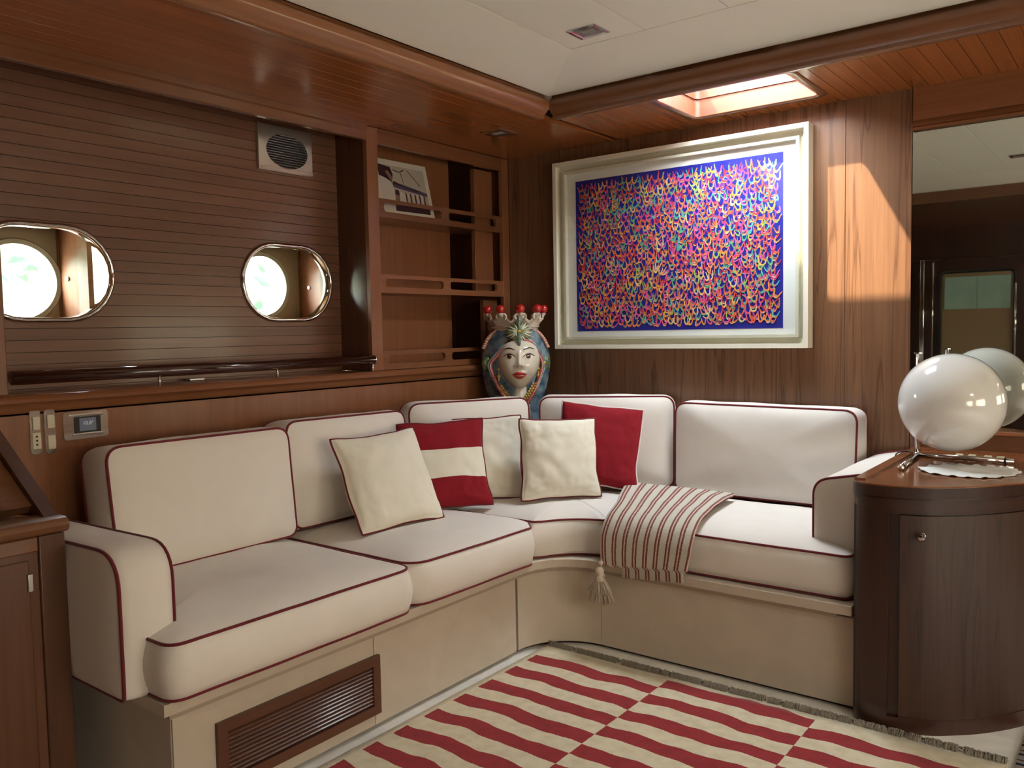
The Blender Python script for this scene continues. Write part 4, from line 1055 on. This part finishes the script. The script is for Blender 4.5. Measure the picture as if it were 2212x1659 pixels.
# power cord behind the table edge
link('lamp_cord', tube([Vector(p) for p in cat([(-.590, 2.898, .679), (-.605, 2.93, .681), (-.628, 2.94, .683), (-.648, 2.93, .682), (-.660, 2.91, .676), (-.662, 2.90, .66)], 5)], .0022), black, lp)

# ==================================================================== LEFT DESK
dk = thing('desk', 'dark wooden slant-front desk at far left with moulded rail and panelled door', 'desk', (-2.2, .45, 0))
DX = -1.963
link('carcass', box(-2.385, DX, -.10, .867, 0, .665, bev=.003), desk_m, dk)
link('top_rail', extrm([(DX-.06, .667), (DX+.012, .667), (DX+.022, .674), (DX+.025, .684), (DX+.020, .694), (DX+.008, .700), (DX-.06, .700)], 'Y', -.10, .871, True), desk_y, dk)
link('gable', extrm([(-2.388, .667), (DX-.040, .7005), (DX-.085, .7005), (-2.372, .925), (-2.388, .925)][0:1]+[(DX-.020, .7005), (-2.350, .925), (-2.388, .925)], 'Y', .836, .867), desk_m, dk)
link('slope', extrm([(-2.388, .70), (DX-.10, .70), (DX-.075, .72), (-2.365, .912), (-2.388, .912)], 'Y', -.10, .835), desk_y, dk)
link('gable_cap', box(-2.39, -2.352, .74, .868, .925, .940, bev=.006), desk_y, dk)
dd = link('door', box(DX-.004, DX+.004, -.02, .790, .05, .615, bev=.003), desk_m, dk)
link('frame_stile', box(DX, DX+.008, .810, .867, .0, .665, bev=.003), desk_m, dk)
link('frame_rail', box(DX, DX+.008, -.10, .809, .632, .665, bev=.003), desk_y, dk)
link('hinge', box(DX+.004, DX+.010, .783, .795, .545, .585, bev=.002), brushed, dd)
link('hinge', box(DX+.004, DX+.010, .783, .795, .055, .095, bev=.002), brushed, dd)

# ==================================================================== DOWNLIGHTS
def downlight(cx, cy, cz, hx, hy, label):
    t = thing('ceiling_light', label, 'light', (cx, cy, cz), 'recessed square downlights')
    def ring(hx_, hy_, z_): return [(cx-hx_, cy-hy_, z_), (cx+hx_, cy-hy_, z_), (cx+hx_, cy+hy_, z_), (cx-hx_, cy+hy_, z_)]
    V = ring(hx, hy, cz-.0005)+ring(hx, hy, cz-.004)+ring(hx*.80, hy*.80, cz-.006)+ring(hx*.72, hy*.72, cz-.003)
    link('frame', mesh(V, [(r*4+i, r*4+(i+1) % 4, (r+1)*4+(i+1) % 4, (r+1)*4+i) for r in range(3) for i in range(4)]), chrome, t)
    V = ring(hx*.72, hy*.72, cz-.0031)+ring(hx*.42, hy*.30, cz-.0008)
    link('reflector', mesh(V, [(i, (i+1) % 4, 4+(i+1) % 4, 4+i) for i in range(4)]), brushed, t)
    link('lens', box(cx-hx*.42, cx+hx*.42, cy-hy*.30, cy+hy*.30, cz-.0018, cz-.0006), plain('downlight_lens', (.35, .36, .34), .2), t)
downlight(-1.379, 2.205, ZC, .051, .046, 'square chrome downlight in the white ceiling nearest the corner')
downlight(-.585, 2.02, ZC, .051, .046, 'square chrome downlight in the white ceiling, upper one seen in the mirror')
downlight(-.60, .90, ZC, .051, .046, 'square chrome downlight in the white ceiling, lower one seen in the mirror')
downlight(-2.102, 2.682, ZS, .052, .056, 'square chrome downlight in the wooden soffit above the bookcase')

# ==================================================================== RUGS
def rugmat():
    m, n, l, b = nm('red_barred_kilim'); setp(b, rough=.95, sheen=.2, spec=.1)
    g = n.new('ShaderNodeNewGeometry'); sp = n.new('ShaderNodeSeparateXYZ'); l.new(g.outputs['Position'], sp.inputs[0])
    def M_(op, a, b_=None, c=None):
        q = n.new('ShaderNodeMath'); q.operation = op
        for i, s in enumerate((a, b_, c)):
            if s is None: continue
            if isinstance(s, (int, float)): q.inputs[i].default_value = s
            else: l.new(s, q.inputs[i])
        return q.outputs[0]
    nz = n.new('ShaderNodeTexNoise'); nz.inputs['Scale'].default_value = 5.5; nz.inputs['Detail'].default_value = 1
    mp = n.new('ShaderNodeMapping'); mp.inputs['Scale'].default_value = (1.3, .8, 0); l.new(g.outputs['Position'], mp.inputs[0]); l.new(mp.outputs[0], nz.inputs['Vector'])
    nz2 = n.new('ShaderNodeTexNoise'); nz2.inputs['Scale'].default_value = 140; l.new(g.outputs['Position'], nz2.inputs['Vector'])
    xw = M_('MULTIPLY_ADD', nz2.outputs[0], .006, sp.outputs[0]); col = M_('FLOOR', M_('MULTIPLY', M_('ADD', xw, 1.6285), 1/.4545))
    xin = M_('GREATER_THAN', xw, -1.6285)
    par = M_('MULTIPLY', M_('MODULO', col, 2.0), .5)
    yy = M_('ADD', sp.outputs[1], M_('MULTIPLY_ADD', nz.outputs[0], .055, -.0275)); yy = M_('ADD', yy, M_('MULTIPLY', nz2.outputs[0], .003))
    ph = M_('FRACT', M_('ADD', M_('MULTIPLY', M_('SUBTRACT', yy, 2.181), 1/.1235), M_('ADD', par, 40.0)))
    red = M_('LESS_THAN', ph, .495)
    top = M_('LESS_THAN', yy, 2.3038)
    msk = M_('MULTIPLY', M_('MULTIPLY', red, xin), top)
    mot = n.new('ShaderNodeTexNoise'); mot.inputs['Scale'].default_value = 30; mot.inputs['Detail'].default_value = 6; l.new(g.outputs['Position'], mot.inputs['Vector'])
    r1 = n.new('ShaderNodeValToRGB'); l.new(mot.outputs[0], r1.inputs[0]); e = r1.color_ramp.elements; e[0].color = (.60, .51, .34, 1); e[1].color = (.70, .61, .43, 1); e[0].position = .3; e[1].position = .6
    r2 = n.new('ShaderNodeValToRGB'); l.new(mot.outputs[0], r2.inputs[0]); e = r2.color_ramp.elements; e[0].color = (.25, .010, .016, 1); e[1].color = (.31, .015, .022, 1); e[0].position = .3; e[1].position = .6
    mx = n.new('ShaderNodeMix'); mx.data_type = 'RGBA'; l.new(msk, mx.inputs[0]); l.new(r1.outputs[0], mx.inputs[6]); l.new(r2.outputs[0], mx.inputs[7]); l.new(mx.outputs[2], b.inputs['Base Color'])
    wv = n.new('ShaderNodeTexNoise'); wv.inputs['Scale'].default_value = 1; wv.inputs['Detail'].default_value = 2
    mp2 = n.new('ShaderNodeMapping'); mp2.inputs['Scale'].default_value = (350, 120, 1); l.new(g.outputs['Position'], mp2.inputs[0]); l.new(mp2.outputs[0], wv.inputs['Vector'])
    bp = n.new('ShaderNodeBump'); bp.inputs['Strength'].default_value = .6; bp.inputs['Distance'].default_value = .0015; l.new(wv.outputs[0], bp.inputs['Height']); l.new(bp.outputs[0], b.inputs['Normal'])
    return m
def rug(x0, x1, y0, y1, mat, label, wavy=True, nx_=60, ny_=80):
    V = []; Fc = []
    for t in (1, 0):
        for j in range(ny_+1):
            for i in range(nx_+1):
                u, v = i/nx_, j/ny_; x_ = x0+(x1-x0)*u; y_ = y0+(y1-y0)*v
                if wavy:
                    if i == 0: x_ += .004*noise.noise(Vector((0, y_*4, 1)))
                    if j == ny_: y_ += .004*noise.noise(Vector((x_*4, 0, 1)))
                z_ = .001+t*(.005+.0015*(1+noise.noise(Vector((x_*5, y_*5, 3)))))
                V.append((x_, y_, z_))
    m = (nx_+1)*(ny_+1)
    for j in range(ny_):
        for i in range(nx_): a = j*(nx_+1)+i; Fc += [(a, a+1, a+nx_+2, a+nx_+1), (m+a, m+a+nx_+1, m+a+nx_+2, m+a+1)]
    for i in range(nx_): a = i; b_ = ny_*(nx_+1)+i; Fc += [(a, m+a, m+a+1, a+1), (b_, b_+1, m+b_+1, m+b_)]
    for j in range(ny_): a = j*(nx_+1); b_ = a+nx_; Fc += [(a, a+nx_+1, m+a+nx_+1, m+a), (b_, m+b_, m+b_+nx_+1, b_+nx_+1)]
    return link('rug', mesh(V, Fc, True, fix=False), mat, None, label, 'rug', base=True)
rg = rug(-1.655, -.262, -.9, 2.328, rugmat(), 'flatwoven rug of offset red and cream bars before the sofa')
fr_m = fabric('grey_fringe', (.32, .275, .21), 1.0, 500, .5)
rnd = random.Random(3); parts = []
for i in range(3400):
    x_ = -1.650+1.385*rnd.random(); y_ = 2.326+rnd.uniform(-.003, .004); 
    k_ = .55+.45*noise.noise(Vector((x_*22, 0, 0)))
    if noise.noise(Vector((x_*45, 7, 0))) < -.22: continue
    pts = [(x_, y_-.004, .006), (x_+rnd.gauss(0, .003), y_+.010, .013+.008*rnd.random()), (x_+rnd.gauss(0, .006), y_+.014+.022*k_*rnd.random(), .004+.008*rnd.random())]
    parts.append(tubevf(pts, .0013, False, 3))
v, f, _ = joinm(parts); link('fringe', mesh(v, f, True, fix=False), fr_m, rg, kind='stuff')
def rug2mat():
    m, n, l, b = nm('blue_striped_rug'); setp(b, rough=.95, spec=.1)
    g = n.new('ShaderNodeNewGeometry'); sp = n.new('ShaderNodeSeparateXYZ'); l.new(g.outputs['Position'], sp.inputs[0])
    q = n.new('ShaderNodeMath'); q.operation = 'MULTIPLY'; q.inputs[1].default_value = 1/.058; l.new(sp.outputs[1], q.inputs[0])
    fr = n.new('ShaderNodeMath'); fr.operation = 'FRACT'; l.new(q.outputs[0], fr.inputs[0])
    r = n.new('ShaderNodeValToRGB'); r.color_ramp.interpolation = 'CONSTANT'; l.new(fr.outputs[0], r.inputs[0]); e = r.color_ramp.elements
    wht, blu, gry = (.68, .66, .62, 1), (.055, .06, .16, 1), (.10, .10, .13, 1); e[0].color = wht; e[1].position = .28; e[1].color = blu
    for p, c in ((.50, wht), (.74, gry), (.84, wht)): x = e.new(p); x.color = c
    l.new(r.outputs[0], b.inputs['Base Color']); return m
rug(-.247, .60, .4, 2.585, rug2mat(), 'navy and white striped rug at the lower right corner', True, 12, 30)

# ==================================================================== CERAMIC HEAD VASE
hv = thing('head_vase', 'glazed ceramic queen head vase with blue veil and crown of red balls', 'vase', (-2.235, 2.940, .605))
HN = Vector((.62, -.785, 0)).normalized(); HR = Z.cross(HN)      # towards viewer, viewer's right
HT = frameT(Vector((-2.235, 2.940, 0)), HR, HN, Z)    # local x right, y towards viewer, z up (absolute height)
HT = Matrix((HR, HN, Z)).transposed().to_4x4(); HT.translation = Vector((-2.235, 2.940, 0))
def hw(V): return [HT @ Vector(p) for p in V]
def hl_(name, V, Fc, mat, parent=hv, smooth=True, kind=None): return link(name, mesh(hw(V), Fc, smooth), mat, parent, kind=kind)
def ceramic(name, c, c2=None, scale=14, rough=.16):
    m, n, l, b = nm(name); setp(b, rough=rough, coat=.6, coatr=.06)
    t = n.new('ShaderNodeTexCoord'); a = n.new('ShaderNodeTexNoise'); a.inputs['Scale'].default_value = scale; a.inputs['Detail'].default_value = 5; l.new(t.outputs['Object'], a.inputs['Vector'])
    r = n.new('ShaderNodeValToRGB'); l.new(a.outputs[0], r.inputs[0]); e = r.color_ramp.elements; e[0].position = .36; e[1].position = .64; e[0].color = (*c, 1); e[1].color = (*(c2 or c), 1)
    l.new(r.outputs[0], b.inputs['Base Color']); return m
c_skin = ceramic('glaze_ivory', (.66, .58, .46), (.72, .65, .53)); c_blue = ceramic('glaze_blue', (.035, .075, .125), (.22, .30, .34), 22); c_red = ceramic('glaze_red', (.34, .045, .04), (.50, .14, .11), 90)
c_lip = ceramic('glaze_lip', (.45, .035, .022), (.52, .05, .035)); c_ball = ceramic('glaze_ball', (.42, .010, .010), (.50, .014, .012), 14, .08); c_green = ceramic('glaze_green', (.06, .11, .045), (.30, .36, .14), 60)
c_yel = ceramic('glaze_yellow', (.50, .30, .06), (.64, .44, .10), 60); c_dark = ceramic('glaze_brown', (.035, .012, .008)); c_white = ceramic('glaze_white', (.74, .70, .60)); c_crown = ceramic('glaze_crown', (.50, .40, .31), (.60, .51, .41), 20); c_pink = ceramic('glaze_pink', (.55, .25, .18), (.66, .36, .28), 60)
# veil body
secs = [(.605, .085, .085), (.62, .095, .095), (.70, .105, .10), (.78, .118, .100), (.84, .132, .103), (.90, .144, .108), (.95, .149, .112), (.99, .149, .116), (1.03, .141, .118), (1.06, .128, .116), (1.085, .116, .110), (1.105, .104, .102), (1.12, .100, .098)]
k_ = 48; V = []; Fc = []
sm = cat([Vector((a, b, 0)) for a, b, c in secs], 3); sm2 = cat([Vector((a, c, 0)) for a, b, c in secs], 3)
for i in range(len(sm)):
    z_, a, d = sm[i].x, sm[i].y, sm2[i].y
    for j in range(k_):
        t = 2*PI*j/k_; fo = 1+.018*math.sin(t*9+z_*14)*(1 if z_ < 1.0 else .4); V.append((a*math.cos(t)*fo, d*math.sin(t)*fo*.92, z_))
for i in range(len(sm)-1):
    for j in range(k_): Fc.append((i*k_+j, i*k_+(j+1) % k_, (i+1)*k_+(j+1) % k_, (i+1)*k_+j))
Fc.append(tuple(range(k_))[::-1]); Fc.append(tuple((len(sm)-1)*k_+j for j in range(k_)))
hl_('veil', V, Fc, c_blue)
# face surface
FCX, FCZ = .012, .975
def gs(x, z_, cx, cz, sx_, sz_): return math.exp(-((x-cx)/sx_)**2-((z_-cz)/sz_)**2)
def face_y(x, z_):
    zz = z_-FCZ; a = .094-(.040*max(0, -zz/.13)**1.6); b_ = .130 if zz < 0 else .105
    q = 1-(abs((x-FCX)/a))**2.3-(abs(zz/b_))**2.3
    y_ = .060+.100*(max(q, 0)**.48)
    y_ += .021*gs(x, z_, FCX, .960, .0125, .014)+.011*gs(x, z_, FCX, .985, .008, .028)+.009*gs(x, z_, FCX-.016, .954, .008, .008)+.009*gs(x, z_, FCX+.016, .954, .008, .008)
    y_ -= .010*gs(x, z_, FCX-.040, .993, .022, .013)+.010*gs(x, z_, FCX+.040, .993, .022, .013)
    y_ += .007*gs(x, z_, FCX-.040, .991, .014, .009)+.007*gs(x, z_, FCX+.040, .991, .014, .009)
    y_ += .009*gs(x, z_, FCX, .921, .024, .0075)+.010*gs(x, z_, FCX, .908, .019, .0075)-.004*gs(x, z_, FCX, .9148, .024, .002)
    y_ += .007*gs(x, z_, FCX, .868, .022, .015)+.005*gs(x, z_, FCX-.045, .945, .025, .025)+.005*gs(x, z_, FCX+.045, .945, .025, .025)
    return y_
nxg, nzg = 64, 84; V = []; Fc = []
for j in range(nzg+1):
    v_ = math.sin(PI*(j/nzg-.5)); z_ = FCZ+(v_*.1299 if v_ < 0 else v_*.1049); zz = z_-FCZ
    a = .094-(.040*max(0, -zz/.13)**1.6); b_ = .130 if zz < 0 else .105; wmax = a*max(0, 1-(abs(zz/b_))**2.3)**(1/2.3)
    for i in range(nxg+1):
        u_ = math.sin(PI*(i/nxg-.5)); x_ = FCX+u_*wmax*.9995; V.append((x_, face_y(x_, z_), z_))
for j in range(nzg):
    for i in range(nxg): a = j*(nxg+1)+i; Fc.append((a, a+1, a+nxg+2, a+nxg+1))
face = hl_('face', V, Fc, c_skin)
# neck and chest
V, Fc = lathevf([(.062, .70), (.058, .80), (.054, .84), (.056, .88), (.060, .93)], (0, .030, 0), 32); 
V = [(p[0]+FCX, p[1]*1.0+.014, p[2]) for p in V]; hl_('neck', V, Fc, c_skin)
def patch(fx_, nu, nv, off, mat, name, parent=face):
    V = []; Fc = []
    for j in range(nv+1):
        for i in range(nu+1):
            x_, z_ = fx_(i/nu, j/nv); V.append((x_, face_y(x_, z_)+off, z_))
    for j in range(nv):
        for i in range(nu): a = j*(nu+1)+i; Fc.append((a, a+1, a+nu+2, a+nu+1))
    return hl_(name, V, Fc, mat, parent)
def almond(cx, cz, hw_, up, dn, tilt=0):
    def f_(u, v):
        t = 2*u-1; e_ = (1-t*t); zt = cz+up*e_**.8+tilt*t; zb__ = cz-dn*e_+tilt*t; return cx+hw_*t, zb__+(zt-zb__)*v
    return f_
for sgn in (-1, 1):
    ex, ez = FCX+sgn*.0405, .9915
    patch(almond(ex, ez, .0235, .0115, .0085, sgn*.0015), 20, 8, .0012, c_white, 'eye')
    def disc(r, cx, cz): return lambda u, v: (cx+r*v*math.cos(2*PI*u), cz+r*v*math.sin(2*PI*u))
    def discclip(r, cx, cz):
        def f_(u, v):
            x_, z_ = cx+r*v*math.cos(2*PI*u), cz+r*v*math.sin(2*PI*u); t = max(-1, min(1, (x_-ex)/.0235)); e_ = 1-t*t
            return x_, max(min(z_, ez+.0112*e_**.8), ez-.0083*e_)
        return f_
    patch(discclip(.0098, ex-.001, ez+.001), 24, 4, .0020, ceramic('iris_brown', (.09, .03, .012)), 'iris')
    patch(discclip(.0045, ex-.001, ez+.001), 16, 3, .0026, c_dark, 'pupil')
    patch(disc(.0016, ex+.002, ez+.0045), 10, 2, .0032, c_white, 'eye_glint')
    ln = []
    for i in range(17):
        t = -1.12+2.24*i/16; e_ = max(0, 1-t*t); x_ = ex+.0235*t; z_ = ez+.0118*e_**.8+sgn*.0015*t; ln.append((x_, face_y(x_, z_)+.0015, z_))
    V, Fc = tubevf(ln, [.0010+.0014*math.sin(PI*i/16) for i in range(17)], False, 6); hl_('lash_line', V, Fc, c_dark, face)
    ln = []
    for i in range(15):
        t = i/14; x_ = FCX+sgn*(.018+.048*t); z_ = 1.018+.011*math.sin(PI*min(1, t*.80+.05))-(.002*t); ln.append((x_, face_y(x_, z_)+.0010, z_))
    V, Fc = tubevf(ln, [.0008+.0022*math.sin(PI*(i+1)/16) for i in range(15)], False, 6); hl_('eyebrow', V, Fc, c_dark, face)
    V, Fc = ballvf((FCX+sgn*.0085, face_y(FCX+sgn*.0085, .950)-.0003, .950), .0032, 10, (1.2, .5, .8)); hl_('nostril', V, Fc, ceramic('nostril_shade', (.16, .10, .07)), face)
def lipu(u, v):
    t = 2*u-1; hw_ = .0315; top = .9148+.0150*(1-abs(t)**1.6)*(1-.22*math.exp(-(t/.16)**2)); mid = .9148-.0012*(1-t*t); return FCX+hw_*t, mid+(top-mid)*v
def lipl(u, v):
    t = 2*u-1; hw_ = .0300; bot = .9148-.0185*(1-abs(t)**2.2); mid = .9145-.0012*(1-t*t); return FCX+hw_*t, bot+(mid-bot)*v
patch(lipu, 30, 8, .0016, c_lip, 'upper_lip'); patch(lipl, 30, 8, .0016, ceramic('glaze_lower_lip', (.50, .08, .055), (.60, .14, .10)), 'lower_lip')
# red beaded band round the face and down to a V
def zy(zm): return 1.254-.000284*zm
def bx_(xm): return (xm-690)*.000282
bandL = [(735, 700), (600, 735), (490, 800), (395, 920), (300, 1040), (320, 1170), (390, 1350), (480, 1500), (620, 1640)]
bandR = [(735, 700), (870, 720), (960, 790), (1040, 900), (1090, 1020), (1085, 1130), (1020, 1320), (950, 1480), (850, 1640)]
def yband(x, z_): return .092*math.sqrt(max(.02, 1-(x/.165)**2))+.018*(1 if z_ > .9 else 1)
for bnd in (bandL, bandR):
    P = cat([(bx_(a), 0, zy(b)) for a, b in bnd], 7); P = [(p.x, yband(p.x, p.z), p.z) for p in P]
    V, Fc = tubevf(P, .0085, False, 8); hl_('veil_band', V, Fc, c_red)
    V, Fc = tubevf([(p[0]*1.075, p[1]-.002, p[2]+.004) for p in P], .0075, False, 8); hl_('veil_band', V, Fc, c_blue)
    parts = [ballvf((p[0], p[1]+.0080, p[2]), .0021, 6) for p in P[::1]]; v, f, _ = joinm(parts); hl_('band_dots', v, f, c_white)
# inner veil strips (hair) beside the face, dark left, red right
for sgn in (-1, 1):
    P = cat([(FCX+sgn*.020, .118, 1.066), (FCX+sgn*.060, .104, 1.038), (FCX+sgn*.088, .084, .992), (FCX+sgn*.094, .074, .955)], 5); V, Fc = tubevf(P, .0085, False, 8); hl_('hair', V, Fc, c_dark if sgn < 0 else c_red)
# crown
m = 96; V = []; Fc = []; NP = 9
rows = [(0, .101), (.25, .103), (.5, .107), (.75, .114), (1, .124)]
for side in (0, 1):
    for t, r in rows:
        for j in range(m):
            a = 2*PI*j/m; w = (.5+.5*math.cos(NP*a)); top = 1.142+.030*w**.7; z_ = 1.100+(top-1.100)*t; rr_ = r-(.007 if side else 0); V.append((rr_*math.cos(a), rr_*.96*math.sin(a), z_))
nr = len(rows)
for side in (0, 1):
    for i in range(nr-1):
        for j in range(m): a = side*nr*m+i*m; Fc.append((a+j, a+(j+1) % m, a+m+(j+1) % m, a+m+j))
a0, a1 = (nr-1)*m, nr*m+(nr-1)*m
for j in range(m): Fc.append((a0+j, a0+(j+1) % m, a1+(j+1) % m, a1+j)); Fc.append((j, nr*m+j, nr*m+(j+1) % m, (j+1) % m))
cw = hl_('crown', V, Fc, c_crown)
for q in range(NP):
    a = 2*PI*q/NP; r = .126
    for s_g in (-1, 1):
        P = []
        for i in range(13):
            t = i/12*1.45*PI; rr2 = .0125*(1-.25*i/12); da = s_g*(.115-.105*0)+s_g*(-math.cos(t))*rr2/r*1.0
            ang = a+da; rad_ = r-.003; P.append((rad_*math.cos(ang), rad_*.96*math.sin(ang), 1.160+rr2*math.sin(t)*1.1))
        V, Fc = tubevf(P, [.0058-.0018*i/12 for i in range(13)], False, 8); hl_('crown_scroll', V, Fc, c_crown, cw)
    V, Fc = ballvf((r*math.cos(a), r*.96*math.sin(a), 1.194), .0192, 20); hl_('red_ball', V, Fc, c_ball, cw)
    V, Fc = ballvf((r*math.cos(a), r*.96*math.sin(a), 1.174), .0100, 12, (1, 1, 1.1)); hl_('ball_stem', V, Fc, c_crown, cw)
V, Fc = tubevf([(.104*math.cos(2*PI*i/40), .100*math.sin(2*PI*i/40), 1.118) for i in range(40)], .0045, True, 8); hl_('crown_ring', V, Fc, c_crown, cw)
# pink beads over the top of the veil
for sgn in (-1, 1):
    P = cat([(sgn*.052, .060, 1.112), (sgn*.095, .050, 1.095), (sgn*.122, .045, 1.066), (sgn*.140, .040, 1.030)], 4)
    for p in P: V, Fc = ballvf(p, .0092, 10, (1, 1, .8)); hl_('bead', V, Fc, c_pink)
# leafy flower ornament on the forehead
ox, oy, oz = .014, .118, 1.098; rnd = random.Random(9)
orn = hl_('ornament', *ballvf((ox, oy+.014, oz), .0085, 14), c_yel)
for q in range(64):
    a = 2*PI*q/64+rnd.uniform(-.05, .05); L = (.052+.010*rnd.random())*(1 if math.sin(a) < .4 else .82)*(.92+.16*abs(math.cos(a)))
    P = [(ox+math.cos(a)*L*t, oy+.012+.012*math.sin(PI*t)-.022*t, oz+math.sin(a)*L*t*.92) for t in (.12, .4, .7, 1)]
    V, Fc = tubevf(P, [.0018, .0036, .0032, .0006], False, 5); hl_('leaf', V, Fc, c_green if q % 3 else c_white, orn)
for P, r in ((cat([(ox-.002, oy-.006, 1.175), (ox+.002, oy+.006, 1.150), (ox, oy+.014, 1.125), (ox, oy+.018, 1.106)], 4), .0060), (cat([(ox, oy+.018, 1.094), (ox, oy+.022, 1.070), (ox, oy+.024, 1.048), (ox-.001, oy+.022, 1.034)], 4), .0062)):
    V, Fc = tubevf(P, [r*(.75+.35*math.sin(PI*i/(len(P)-1))) for i in range(len(P))], False, 8); hl_('plume', V, Fc, ceramic('glaze_bluegreen', (.05, .10, .10), (.16, .24, .16), 60), orn)
# side flowers, ear rings, necklace
for sgn in (-1, 1):
    fo_ = hl_('side_flower', *ballvf((sgn*.118+.002, .082, .962), .0105, 12), c_yel)
    for q in range(18):
        a = -PI/2+PI*q/17; a = a if sgn > 0 else PI-a
        P = [(sgn*.120+math.cos(a)*.030*t, .080-.010*t, .960+math.sin(a)*.034*t) for t in (.2, .6, 1)]
        V, Fc = tubevf(P, [.0025, .0042, .0008], False, 5); hl_('leaf', V, Fc, c_green, fo_)
    for i, (dz, r) in enumerate(((0, .006), (-.016, .0045), (-.030, .0085), (-.044, .0055))):
        V, Fc = ballvf((FCX+sgn*.084-(.004 if sgn < 0 else 0), .088, .936+dz), r, 10, (1, .8, 1.15)); hl_('earring', V, Fc, c_yel, fo_)
for x0_, z0_, x1_, z1_, n_b in ((.078, .872, .040, .808, 7), (-.072, .865, -.030, .808, 7)):
    for i in range(n_b):
        t = i/(n_b-1)
        for dx in (-.006, .006): V, Fc = ballvf((x0_+(x1_-x0_)*t+dx, .096+.006*t, z0_+(z1_-z0_)*t), .0062, 8); hl_('necklace_bead', V, Fc, c_yel)
